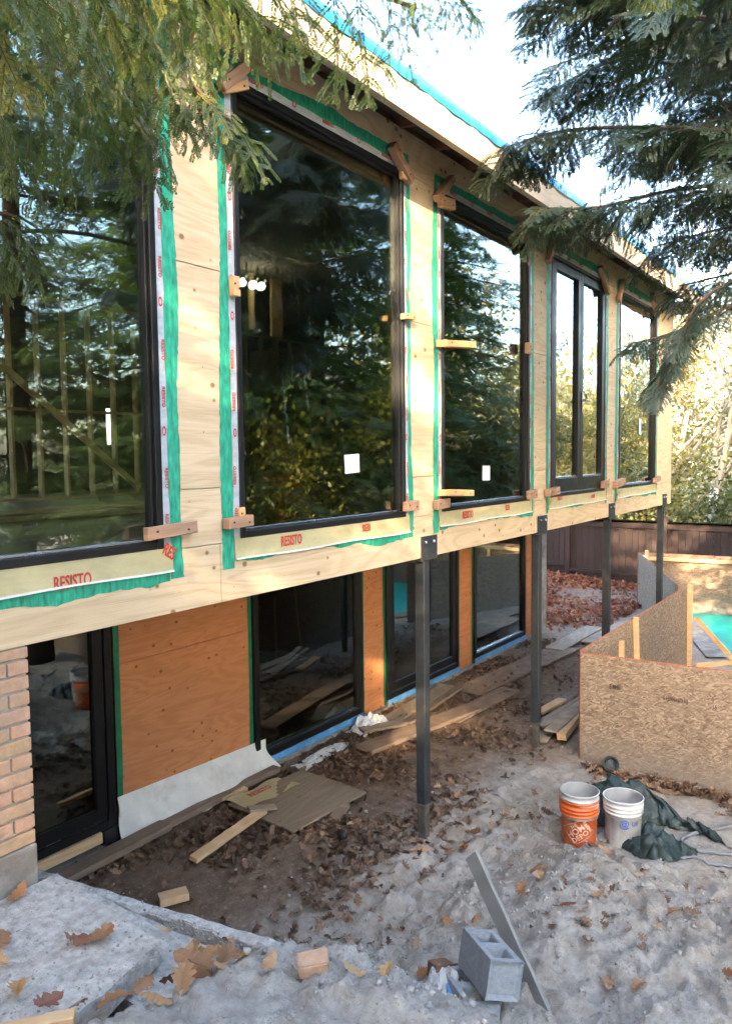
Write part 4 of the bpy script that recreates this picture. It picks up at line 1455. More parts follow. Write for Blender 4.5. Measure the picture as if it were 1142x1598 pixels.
tag(MB().tube(smoothpath([(6.35, 1.72), (6.12, 1.60), (5.98, 1.42), (6.0, 1.2), (6.1, .98), (6.3, .7)]), .011, 8).build('hose', 'hose', loc=(6.1, 1.3, 0), smooth=True), 'grey cable running from the tarp toward the right edge', 'hose')
cap = empty('drain_ring', (7.40, 2.28, gz(7.4, 2.28)), 'black round drain ring leaning at the foot of the OSB panel', 'drain ring')
cap.rotation_euler = (0, R(-62), R(15))
MB().lathe([(.052, .0), (.075, .0), (.078, .012), (.078, .05), (.072, .058), (.058, .058), (.055, .045), (.052, .02)], 24).build('ring', 'black_rubber', cap, local=True, smooth=True)
MB().lathe([(0, .01), (.053, .01), (.053, .016), (0, .016)], 24).build('disc', 'tarp_green', cap, local=True)
cap.location.z += .06
pc = empty('pipe_stub', (4.85, 3.62, gz(4.85, 3.62)+.03), 'small black plastic pipe stub lying in the leaves', 'pipe')
MB().lathe([(.028, .0), (.036, .0), (.036, .05), (.03, .052), (.028, .0)], 16).build('ring', 'black_rubber', pc, local=True, smooth=True)
pc.rotation_euler = (.7, .4, 0)

# concrete blocks: hollow two-core unit, long axis local x, cores vertical
def cinder(label, loc, rot):
    b = None
    bm = bmesh.new()
    L, Wd, Hh = .39, .19, .19
    xs = [-.195, -.150, -.034, .034, .150, .195]
    ys = [-.095, -.055, .055, .095]
    def face(pts): bm.faces.new([bm.verts.new(p) for p in pts])
    for z, up_ in ((Hh/2, 1), (-Hh/2, 0)):
        for i in range(5):
            for j in range(3):
                if j == 1 and i in (1, 3):
                    continue
                q = [(xs[i], ys[j], z), (xs[i+1], ys[j], z), (xs[i+1], ys[j+1], z), (xs[i], ys[j+1], z)]
                face(q if up_ else q[::-1])
    h = Hh/2
    face([(-.195, -.095, -h), (.195, -.095, -h), (.195, -.095, h), (-.195, -.095, h)])
    face([(.195, .095, -h), (-.195, .095, -h), (-.195, .095, h), (.195, .095, h)])
    face([(.195, -.095, -h), (.195, .095, -h), (.195, .095, h), (.195, -.095, h)])
    face([(-.195, .095, -h), (-.195, -.095, -h), (-.195, -.095, h), (-.195, .095, h)])
    for x0, x1 in ((-.150, -.034), (.034, .150)):
        y0, y1 = -.055, .055
        for q in ([(x0, y0), (x1, y0)], [(x1, y0), (x1, y1)], [(x1, y1), (x0, y1)], [(x0, y1), (x0, y0)]):
            (xa, ya), (xb, yb) = q
            face([(xa, ya, h), (xb, yb, h), (xb, yb, -h), (xa, ya, -h)])
    bmesh.ops.remove_doubles(bm, verts=bm.verts[:], dist=.0005)
    bmesh.ops.recalc_face_normals(bm, faces=bm.faces[:])
    ef = [f for f in bm.faces if abs(f.normal.x) > .9 and abs(f.calc_center_median().x) > .19]
    bmesh.ops.inset_individual(bm, faces=ef, thickness=.032, depth=-.012)
    bmesh.ops.bevel(bm, geom=[e for e in bm.edges if e.calc_face_angle(0) > .5], offset=.005, segments=2, affect='EDGES')
    bmesh.ops.triangulate(bm, faces=bm.faces[:])
    bmesh.ops.subdivide_edges(bm, edges=[e for e in bm.edges if e.calc_length() > .06], cuts=2, use_grid_fill=True)
    for v in bm.verts:
        v.co += Vector((random.uniform(-1, 1), random.uniform(-1, 1), random.uniform(-1, 1)))*.0012
    me = bpy.data.meshes.new('concrete_block'); bm.to_mesh(me); bm.free()
    me.materials.append(MT['block_concrete'])
    b = bpy.data.objects.new('concrete_block', me); col.objects.link(b)
    b.location = loc
    b.rotation_euler = rot
    return tag(b, label, 'concrete block', 'hollow concrete blocks')
bx, by = 3.12, 1.56
bz = gz(bx, by)
cinder('upper hollow concrete block with two open cores beside the leaning board', (3.70, 1.775, .33), (R(13), R(8), R(49)))
cinder('lower hollow concrete block half buried under the other block', (3.585, 1.86, .145), (R(12), R(4), R(52)))
plank('leaning_board', (3.84, 1.50, .03), (4.12, 2.09, .66), .11, .02, 'board_grey', 'grey board propped against the concrete blocks', 'board', None, R(-80))
o = empty('cardboard_box', (3.66, 2.06, gz(3.66, 2.06)-.05), 'small brown carton edge sticking out beside the concrete blocks', 'carton', None, R(-25))
o.rotation_euler = (R(-8), R(12), R(-25))
MB().cbox(-.06, .06, -.05, .05, 0, .13, .004).build('carton', 'brown_card', o, local=True)
MB().box(-.075, .075, -.054, -.0505, .085, .135).build('flap', 'brown_card', o, local=True)
o = empty('blue_container', (3.57, 1.90, gz(3.57, 1.9)-.045), 'blue plastic container wedged beside the concrete blocks', 'container', None, R(35))
o.rotation_euler = (R(14), R(-16), R(35))
MB().cbox(-.05, .05, -.075, .075, -.05, .085, .010).build('tub', 'blue_plastic', o, local=True)
MB().cbox(-.055, .055, -.08, .08, .0855, .095, .004).build('lid', 'blue_tape', o, local=True)
crumple('cement_bag', 3.60, 2.0, .10, .08, .09, 31, 'bucket_grey', 'torn pale grey bag beside the blue container', 'bag', 14)
# broken brick on the bank
bm = bmesh.new()
bmesh.ops.create_cube(bm, size=1)
for v in bm.verts:
    v.co = Vector((v.co.x*.115, v.co.y*.085, v.co.z*.062))+Vector((random.uniform(-.008, .008), random.uniform(-.008, .008), random.uniform(-.006, .006)))
bmesh.ops.bevel(bm, geom=bm.edges[:], offset=.006, segments=2, affect='EDGES')
me = bpy.data.meshes.new('brick_fragment'); bm.to_mesh(me); bm.free(); me.materials.append(MT['brick'])
o = bpy.data.objects.new('brick_fragment', me); col.objects.link(o)
o.location = (2.13, 1.72, gz(2.13, 1.72)+.028); o.rotation_euler = (.06, -.1, R(-48))
tag(o, 'broken pinkish brick lying on the grey bank', 'brick')

# ------------------------------------------------------------------ stones and clods on the bank (stuff)
def rocks(n_, xr, yr, rmin, rmax, name, mat, label, mask=None, seed=1):
    g = np.random.default_rng(seed)
    ico = bmesh.new(); bmesh.ops.create_icosphere(ico, subdivisions=1, radius=1)
    bv = np.array([v.co[:] for v in ico.verts]); bf = np.array([[v.index for v in f.verts] for f in ico.faces]); ico.free()
    V, F, k = [], [], 0
    xs = g.uniform(*xr, n_*3); ys = g.uniform(*yr, n_*3)
    if mask is not None:
        ok = g.uniform(0, 1, n_*3) < mask(xs, ys); xs, ys = xs[ok], ys[ok]
    xs, ys = xs[:n_], ys[:n_]
    zs = ground_h(xs, ys)
    for x, y, z in zip(xs, ys, zs):
        r = rmin+(rmax-rmin)*g.uniform()**3
        q = bv*(1+g.uniform(-.28, .28, bv.shape[0])[:, None])*r*g.uniform(.6, 1.1, 3)
        a = g.uniform(0, 6.28); c, s_ = math.cos(a), math.sin(a)
        q = np.stack([q[:, 0]*c-q[:, 1]*s_, q[:, 0]*s_+q[:, 1]*c, q[:, 2]], 1)
        V.append(q+np.array([x, y, z+r*.15])); F.append(bf+k); k += len(bv)
    o = np_mesh(name, mat, np.concatenate(V), np.concatenate(F))
    return tag(o, label, name.replace('_', ' '), kind='stuff')
simple('clod', (.30, .275, .25), .3, 25, .95, .6, .006)
def bankmask(x, y):
    return np.where((y < 2.6) & (x > 1.5), .25+.75*(vnoise(x*2.5, y*2.5, 3) > .45), .05)
rocks(5200, (1.5, 6.3), (.3, 2.7), .003, .020, 'soil_clods', 'clod', 'grey soil clods and grit scattered over the sand', bankmask)
rocks(700, (2.5, 12), (2.7, 5.0), .004, .022, 'gravel', 'clod', 'small stones scattered over the pit floor', None, 3)

def grit_on_slabs():
    g = np.random.default_rng(5)
    ico = bmesh.new(); bmesh.ops.create_icosphere(ico, subdivisions=1, radius=1)
    bv = np.array([v.co[:] for v in ico.verts]); bf = np.array([[v.index for v in f.verts] for f in ico.faces]); ico.free()
    V, F, k = [], [], 0
    for i in range(1500):
        if i % 4:
            x, y = g.uniform(1.2, 1.95), 2.2+.8*g.uniform()**1.6
            z = 1.245-.01*(x-1.3)
            if x > 1.88+.12*(y-2.26):
                continue
        else:
            x, y = g.uniform(1.99, 2.28), g.uniform(2.1, 3.1)
            z = 1.125 if x < 2.06 else 1.045
        r = .0015+.006*g.uniform()**3
        q = bv*(1+g.uniform(-.3, .3, bv.shape[0])[:, None])*r*g.uniform(.6, 1.3, 3)
        V.append(q+np.array([x, y, z+r*.2])); F.append(bf+k); k += len(bv)
    o = np_mesh('slab_grit', 'clod', np.concatenate(V), np.concatenate(F))
    tag(o, 'grit and crumbs of soil strewn over the concrete slabs', 'grit', kind='stuff')
grit_on_slabs()

# ------------------------------------------------------------------ fallen leaves
def leaf_template(seed, lobes=4, rich=True):
    """lobed oak leaf lying along +x, length 1"""
    g = np.random.default_rng(seed)
    n_ = lobes*4+3 if rich else 9
    mid, up_, dn = [], [], []
    cu, cw = g.uniform(-.7, .9), g.uniform(-.7, .9)
    for i in range(n_):
        t = i/(n_-1)
        env = (math.sin(math.pi*min(1, t*.93+.05))**.8)*.34
        w = env*(.48+.52*abs(math.sin(math.pi*lobes*t+.4))**.8) if rich else env*(.45+.85*((i % 2)))*(.8+.4*g.uniform())
        w1, w2 = w*(1+g.uniform(-.15, .15)), w*(1+g.uniform(-.15, .15))
        zc = cu*((t-.5)**2-.1)
        y0 = .03*math.sin(t*5+seed)
        mid.append((t-.5, y0, zc))
        up_.append((t-.5+.10*w, y0+w1, zc+abs(w1)*cw+g.uniform(-.03, .03)))
        dn.append((t-.5+.10*w, y0-w2, zc+abs(w2)*cw+g.uniform(-.03, .03)))
    V = np.array(mid+up_+dn)
    F = []
    for i in range(n_-1):
        F += [(i, i+1, n_+i+1, n_+i), (i+1, i, 2*n_+i, 2*n_+i+1)]
    if rich:     # stem
        k = len(V)
        V = np.concatenate([V, np.array([(-.5, .008, mid[0][2]), (-.5, -.008, mid[0][2]), (-.72, .004, mid[0][2]+.05), (-.72, -.004, mid[0][2]+.05)])])
        F.append((k, k+1, k+3, k+2))
    return V, np.array(F)

def scatter_leaves(name, mat, label, pts, smin, smax, seed, tilt=.45, lift=.006):
    g = np.random.default_rng(seed)
    T = [leaf_template(seed*10+i, 3, False) for i in range(6)]
    pts = np.asarray(pts)
    zs = ground_h(pts[:, 0], pts[:, 1])
    V, F, k = [], [], 0
    for (x, y), z in zip(pts, zs):
        tv, tf = T[g.integers(6)]
        s_ = g.uniform(smin, smax)
        E_ = np.array(Euler((g.normal(0, tilt), g.normal(0, tilt), g.uniform(0, 6.28))).to_matrix())
        q = (tv*s_) @ E_.T
        q[:, 2] = q[:, 2]-q[:, 2].min()*.75+lift*g.uniform(.3, 1.6)
        V.append(q+np.array([x, y, z])); F.append(tf+k); k += len(tv)
    o = np_mesh(name, mat, np.concatenate(V), np.concatenate(F))
    return tag(o, label, 'leaves', kind='stuff')
def cloud(n_, xr, yr, dens, seed):
    g = np.random.default_rng(seed)
    out = []
    while len(out) < n_:
        x = g.uniform(*xr, 4000); y = g.uniform(*yr, 4000)
        ok = g.uniform(0, 1, 4000) < dens(x, y)
        out += list(zip(x[ok], y[ok]))
    return np.array(out[:n_])
def pit_d(x, y):
    clump = np.clip((vnoise(x*1.6, y*1.6, 7)-.30)*2.2, 0.04, 1)
    edge = sstep(2.95, 3.9, y+.5*vnoise(x*1.1, y*1.1, 2))
    return clump*edge*np.where(x < 12.0, 1, .2)*np.where(x < 9.5, 1, .55)
scatter_leaves('leaf_litter', 'litter_dark', 'brown fallen leaves covering the pit floor', cloud(4300, (2.4, 12.3), (2.9, 5.06), pit_d, 5), .03, .09, 2, .5)
scatter_leaves('leaf_litter', 'litter', 'tan fallen leaves lying over the darker ones in the pit', cloud(1900, (2.4, 12.3), (2.9, 5.06), pit_d, 6), .03, .09, 3, .45)
def far_d(x, y):
    return np.clip((vnoise(x*.9, y*.9, 17)-.25)*2, .05, 1)*sstep(13.0, 14.6, x+.25*(y-4)*1.0)
scatter_leaves('leaf_drift', 'litter_red', 'red brown leaves drifted against the dark garden fence', cloud(9000, (12.8, 18.3), (4.3, 9.5), far_d, 8), .06, .14, 4, .5)
def yard_d(x, y):
    return np.clip((vnoise(x*1.3, y*1.3, 27)-.42)*1.6, .02, 1)*(1-in_pool(x, y))
scatter_leaves('leaf_scatter', 'litter', 'scattered brown leaves on the open sand', cloud(420, (3.4, 7.4), (-.5, 3.1), yard_d, 9), .03, .09, 5)
scatter_leaves('leaf_scatter', 'litter', 'leaves drifted along the foot of the front OSB panel', np.stack([7.38-np.abs(rng.normal(0, .13, 330)), rng.uniform(.0, 2.5, 330)], 1), .06, .13, 6)

# single oak leaves large enough to tell apart
oak = []
for i in range(6):
    tv, tf = leaf_template(100+i, 4, True)
    me = bpy.data.meshes.new('oak_leaf')
    me.from_pydata([tuple(p) for p in tv], [], [tuple(f) for f in tf])
    me.materials.append(MT['oak_leaf'])
    oak.append(me)
def put_leaf(x, y, s_, rz, label, group, z=None, tl=.25):
    o = bpy.data.objects.new('oak_leaf', oak[random.randrange(6)])
    col.objects.link(o)
    o.scale = (s_, s_, s_)
    o.rotation_euler = (random.gauss(0, tl), random.gauss(0, tl), rz)
    o.location = (x, y, (gz(x, y) if z is None else z)+.022)
    return tag(o, label, 'leaf', group)
SL = 'large tan oak leaf lying on the topmost concrete slab'
for x, y, s_, rz in ((1.72, 2.50, .12, 2.6), (1.77, 2.44, .13, .3), (1.55, 2.75, .13, 1.1), (1.46, 2.64, .12, 2.0), (1.76, 2.98, .11, .4), (1.42, 2.42, .10, .9)):
    put_leaf(x, y, s_, rz, SL, 'oak leaves on the topmost slab', 1.25, .12)
HL = 'curled oak leaf heaped where the slabs meet the grey bank'
for x, y, s_, rz, z in ((1.98, 2.16, .17, 1.0, 1.14), (1.93, 2.12, .18, 2.0, 1.17), (2.02, 2.05, .17, .2, 1.16), (1.82, 2.10, .17, 2.6, 1.20), (1.75, 1.98, .17, .6, 1.26), (2.05, 2.16, .15, 2.9, 1.12), (1.88, 2.03, .15, 1.3, 1.22), (1.70, 2.12, .16, .2, 1.23), (1.62, 1.96, .18, 2.2, 1.29), (1.92, 1.98, .16, .9, 1.22), (2.00, 1.95, .17, 1.6, 1.20), (1.57, 2.10, .15, 2.7, 1.25), (1.47, 2.16, .15, 1.7, 1.28), (1.40, 2.22, .16, .1, 1.30), (2.08, 2.28, .12, .8, 1.08), (2.12, 2.5, .12, 2.0, 1.07), (2.10, 2.75, .11, .7, 1.07), (2.24, 2.25, .10, .3, 1.05)):
    put_leaf(x, y, s_*random.uniform(.55, .95), rz, HL, 'oak leaves heaped beside the slabs', z, .42)
BL = 'oak leaf lying alone on the grey bank near the broken brick'
for x, y in ((1.98, 1.80), (2.22, 1.60), (2.28, 1.50)):
    put_leaf(x, y, .09, random.uniform(0, 6), BL, 'oak leaves on the bank')
YL = 'tan oak leaf lying on the open sand around the blocks and mound'
for x, y, s_ in ((3.40, 1.98, .17), (3.83, 2.12, .12), (3.95, 2.05, .12), (4.22, 2.33, .12), (4.30, 2.35, .13), (4.36, 2.20, .12), (4.11, 2.75, .12), (5.22, 2.85, .15), (5.10, 3.08, .14), (5.58, 2.81, .13), (4.77, 2.05, .15), (4.80, 1.94, .14), (4.60, 1.98, .12), (5.03, 2.25, .14), (5.0, 2.03, .16), (4.72, 1.53, .13), (4.56, 1.66, .11), (4.19, 1.29, .17), (4.21, 1.13, .14), (5.06, 1.17, .14), (4.78, 1.18, .13), (4.63, .75, .13), (5.62, 1.84, .14), (5.55, 1.74, .14), (5.3, 2.75, .16), (5.42, 2.72, .14), (5.0, 2.95, .14), (4.92, 2.99, .12), (3.62, 2.15, .13), (3.72, 2.2, .11)):
    where = ('beside the concrete blocks' if x < 4.1 else 'at the foot of the buckets' if (x > 5.5 and y < 2.2) else 'by the foot of the nearest steel column' if y > 2.6 else 'on the crest of the sand mound' if (x > 4.5 and y > 1.85) else 'on the sand left of the leaning board' if y > 2.1 else 'on the right slope of the sand mound')
    put_leaf(x, y, s_*random.uniform(.6, .95), random.uniform(0, 6.28), 'tan oak leaf lying '+where, 'oak leaves '+where, None, .3)

# ------------------------------------------------------------------ garden fence
fence = empty('garden_fence', (18.4, 3, 0), 'dark brown vertical board fence at the far side of the yard', 'fence')
y = -9.0
fb = None
me_b = {}
while y < 13.5:
    x = 18.40+.012*math.sin(y*3)
    g0 = gz(18.3, y)
    h0 = 1.40
    o = MB().cbox(-.011, .011, -.070, .070, 0, h0, .003) if fb is None else None
    if o is not None:
        fb = o.build('fence_board', 'fence_brown', fence, local=True)
        o = fb
    else:
        o = clone(fb, fence)
    o.location = Vector((x+random.uniform(-.004, .004), y, g0+.03))-wloc(fence)
    y += .146
for zz, w in ((.22, .09), (1.33, .12)):
    for s_ in range(10):
        y0 = -9+s_*2.25
        MB().cbox(18.34, 18.38, y0+.055, y0+2.195, zz+gz(18.3, y0), zz+w+gz(18.3, y0), .003).build('rail', 'fence_brown', fence)
        MB().cbox(18.30, 18.46, y0+.06, y0+2.19, 1.462+gz(18.3, y0), 1.50+gz(18.3, y0), .003).build('cap_rail', 'fence_brown', fence)
for s_ in range(11):
    y0 = -9+s_*2.25
    g0 = gz(18.3, y0)
    MB().cbox(18.31, 18.42, y0-.054, y0+.054, g0-.1, g0+1.62, .004).build('post', 'fence_brown', fence)

# ------------------------------------------------------------------ conifer foliage
def twig_needles(p0, p1, nlen, step, g, V, F, M, droop=.0, wd=.0021, mi=0):
    """flat two-ranked needles along a straight shoot p0->p1; each needle is a 4-gon"""
    d = p1-p0
    L = np.linalg.norm(d); d = d/L
    upv = np.array([0, 0, 1.0])
    s_ = np.cross(upv, d); ln = np.linalg.norm(s_)
    s_ = s_/ln if ln > 1e-3 else np.array([0, 1.0, 0])
    nrm = np.cross(d, s_)
    n_ = max(3, int(L/step))
    for i in range(n_):
        t = (i+.5)/n_
        p = p0+d*L*t
        taper = .55+.45*math.sin(math.pi*min(1, .15+t*.8))
        for sd in (-1, 1):
            l = nlen*taper*g.uniform(.8, 1.15)
            a = g.uniform(.85, 1.15)
            dirn = d*math.cos(a)+s_*sd*math.sin(a)+nrm*g.uniform(-.30, .22)
            dirn[2] -= droop
            dirn /= np.linalg.norm(dirn)
            w = np.cross(dirn, nrm); w /= np.linalg.norm(w)+1e-9
            q = p+dirn*l*.45
            V += [p, q+w*wd, p+dirn*l, q-w*wd]
            F.append((M[0], M[0]+1, M[0]+2, M[0]+3))
            M[0] += 4
def shoot_wood(p0, p1, r0, r1, V, F, M):
    d = p1-p0; d = d/(np.linalg.norm(d)+1e-9)
    a = np.cross(d, [0, 0, 1.0]); a = a/(np.linalg.norm(a)+1e-9); b = np.cross(d, a)
    for p, r in ((p0, r0), (p1, r1)):
        for k in range(3):
            q = 2.094*k
            V.append(p+(a*math.cos(q)+b*math.sin(q))*r)
    for k in range(3):
        F.append((M[0]+k, M[0]+(k+1) % 3, M[0]+3+(k+1) % 3, M[0]+3+k))
    M[0] += 6
def branchlet_mesh(seed, L=.5, nlen=.019, step=.0042, mats=('needles', 'twig'), curve=.45, side=.19, gap=.042, wd=.0021):
    """drooping flat spray: a main shoot along +x with alternate side shoots"""
    g = np.random.default_rng(seed)
    V, F, M = [], [], [0]
    mi = []
    seg = 7
    pts = [np.array([L*t*(1-.12*curve*t*t), .03*L*math.sin(t*3+seed), -curve*L*.55*t*t]) for t in np.linspace(0, 1, seg+1)]
    wood = []
    for a, b in zip(pts[:-1], pts[1:]):
        wood.append((a, b, .0022, .0016))
        twig_needles(a, b, nlen, step, g, V, F, M, .1, wd)
    n_ = int(L/gap)
    for i in range(n_):
        t = (i+.7)/n_*.97
        for sd in ((-1,), (1,))[i % 2] if g.uniform() < .35 else (-1, 1):
            k = min(int(t*seg), seg-1); f = t*seg-k
            p = pts[k]*(1-f)+pts[k+1]*f
            d = pts[k+1]-pts[k]; d = d/np.linalg.norm(d)
            an = g.uniform(.7, 1.0)
            s_ = np.array([-d[1], d[0], 0]); s_ /= np.linalg.norm(s_)
            l = side*(math.sin(math.pi*min(1, .28+.72*t))**.8)*g.uniform(.55, 1.1)+.02
            e1 = p+(d*math.cos(an)+s_*sd*math.sin(an))*l*.55
            e2 = e1+(d*math.cos(an*.7)+s_*sd*math.sin(an*.7))*l*.5+np.array([0, 0, -l*.28*curve*2])
            wood += [(p, e1, .0013, .0010), (e1, e2, .0010, .0007)]
            twig_needles(p, e1, nlen, step, g, V, F, M, .1, wd)
            twig_needles(e1, e2, nlen*.92, step, g, V, F, M, .1, wd)
    nn = len(F)
    for w in wood:
        shoot_wood(*w, V, F, M)
    me = bpy.data.meshes.new('branchlet')
    me.from_pydata([tuple(v) for v in V], [], F)
    for m in mats:
        me.materials.append(MT[m])
    idx = np.zeros(len(F), np.int32); idx[nn:] = 1
    me.polygons.foreach_set('material_index', idx)
    me.update()
    return me

def catmull(pts, n_):
    out = []
    for i in range(n_):
        u = i/(n_-1)*(len(pts)-1); j = min(int(u), len(pts)-2); f = u-j
        p0, p1, p2, p3 = (Vector(pts[max(j-1, 0)]), Vector(pts[j]), Vector(pts[j+1]), Vector(pts[min(j+2, len(pts)-1)]))
        out.append(.5*((2*p1)+(-p0+p2)*f+(2*p0-5*p1+4*p2-p3)*f*f+(-p0+3*p1-3*p2+p3)*f**3))
    return out

def limb(tree, pts, r0, sprays, n_, smin, smax, hang, spread, seed, start=.12, yellow=None, ypr=0.0, endspray=True):
    """a limb with branchlets hung along it; every branchlet is a child of the limb"""
    g = random.Random(seed)
    path = catmull(pts, 26)
    m = MB().tube(path, [r0*(1-.8*i/25)+.002 for i in range(26)], 6)
    lb = m.build('branch', 'twig', tree)
    o0 = wloc(lb)
    for k in range(n_):
        t = start+(1-start)*(k+g.uniform(.1, .9))/n_
        i = min(int(t*25), 24)
        p = path[i].lerp(path[i+1], t*25-i)
        d = (path[i+1]-path[i]).normalized()
        sd = 1 if k % 2 else -1
        s_ = Vector((0, 0, 1)).cross(d).normalized()
        a = g.uniform(*spread)
        dirn = d*math.cos(a)+s_*sd*math.sin(a)+Vector((0, 0, -1))*g.uniform(*hang)
        dirn.normalize()
        ref = Vector((0, 0, 1)) if abs(dirn.z) < .93 else Vector((g.uniform(-1, 1), g.uniform(-1, 1), .3))
        yv = ref.cross(dirn).normalized(); zv = dirn.cross(yv)
        me = g.choice(yellow) if (yellow and g.random() < ypr) else g.choice(sprays)
        o = bpy.data.objects.new('branchlet', me)
        col.objects.link(o)
        o.parent = lb
        sc = g.uniform(smin, smax)*(1-.35*t)
        M_ = Matrix((dirn, yv, zv)).transposed().to_4x4()
        o.matrix_local = Matrix.Translation(p-o0) @ M_ @ Matrix.Rotation(g.uniform(-.7, .7), 4, 'X') @ Matrix.Scale(sc, 4)
    if endspray:
        d = (path[-1]-path[-3]).normalized()
        yv = Vector((0, 0, 1)).cross(d).normalized()
        o = bpy.data.objects.new('branchlet', sprays[0]); col.objects.link(o); o.parent = lb
        o.matrix_local = Matrix.Translation(path[-2]-o0) @ Matrix((d, yv, d.cross(yv))).transposed().to_4x4() @ Matrix.Scale(smin*.7, 4)
    return lb

near_sp = [branchlet_mesh(i, .5, .026, .0066, curve=.35+.1*(i % 4), side=.21, gap=.085, wd=.0034) for i in range(6)]
near_y = [branchlet_mesh(50+i, .5, .024, .0058, ('needles_sunlit', 'twig'), .4, .2, .07, .0032) for i in range(2)]
far_sp = [branchlet_mesh(20+i, .55, .023, .0075, ('needles_dark', 'twig'), .22+.1*(i % 3), .25, .048, .0040) for i in range(6)]

lt = empty('hemlock_tree', (-.75, 1.5, 1.2), 'near evergreen whose needled branches hang across the upper left', 'tree')
MB().tube([(-.75, 1.5, 1.0), (-.74, 1.5, 3.0), (-.7, 1.52, 6.0), (-.66, 1.5, 9.5), (-.65, 1.5, 12)], [.19, .16, .13, .08, .02], 12).build('trunk', 'bark', lt, smooth=True)
def from_trunk(z, pts, x=-.72, y=1.5):
    return [(x, y, z)]+pts
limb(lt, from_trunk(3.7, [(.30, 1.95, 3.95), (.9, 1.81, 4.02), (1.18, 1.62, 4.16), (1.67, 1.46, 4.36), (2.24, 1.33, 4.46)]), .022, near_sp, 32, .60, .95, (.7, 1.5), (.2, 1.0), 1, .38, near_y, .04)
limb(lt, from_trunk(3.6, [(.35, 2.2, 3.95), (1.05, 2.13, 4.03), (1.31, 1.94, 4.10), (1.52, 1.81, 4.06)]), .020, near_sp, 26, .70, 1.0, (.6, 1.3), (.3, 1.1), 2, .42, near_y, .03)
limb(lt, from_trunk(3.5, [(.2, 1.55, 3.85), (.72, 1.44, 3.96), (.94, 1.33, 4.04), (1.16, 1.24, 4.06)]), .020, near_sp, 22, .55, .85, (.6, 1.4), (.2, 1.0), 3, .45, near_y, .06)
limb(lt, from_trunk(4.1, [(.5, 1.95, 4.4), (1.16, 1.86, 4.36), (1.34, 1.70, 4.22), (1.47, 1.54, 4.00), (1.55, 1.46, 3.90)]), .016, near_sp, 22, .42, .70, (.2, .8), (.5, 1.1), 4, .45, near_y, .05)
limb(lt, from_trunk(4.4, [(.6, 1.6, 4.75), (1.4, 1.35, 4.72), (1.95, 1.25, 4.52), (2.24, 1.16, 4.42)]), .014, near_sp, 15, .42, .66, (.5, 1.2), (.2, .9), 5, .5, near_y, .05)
limb(lt, from_trunk(3.3, [(.4, 2.3, 3.7), (1.0, 2.3, 3.78), (1.35, 2.15, 3.75)]), .016, near_sp, 16, .6, .9, (.5, 1.0), (.4, 1.1), 6, .5, near_y, .05)

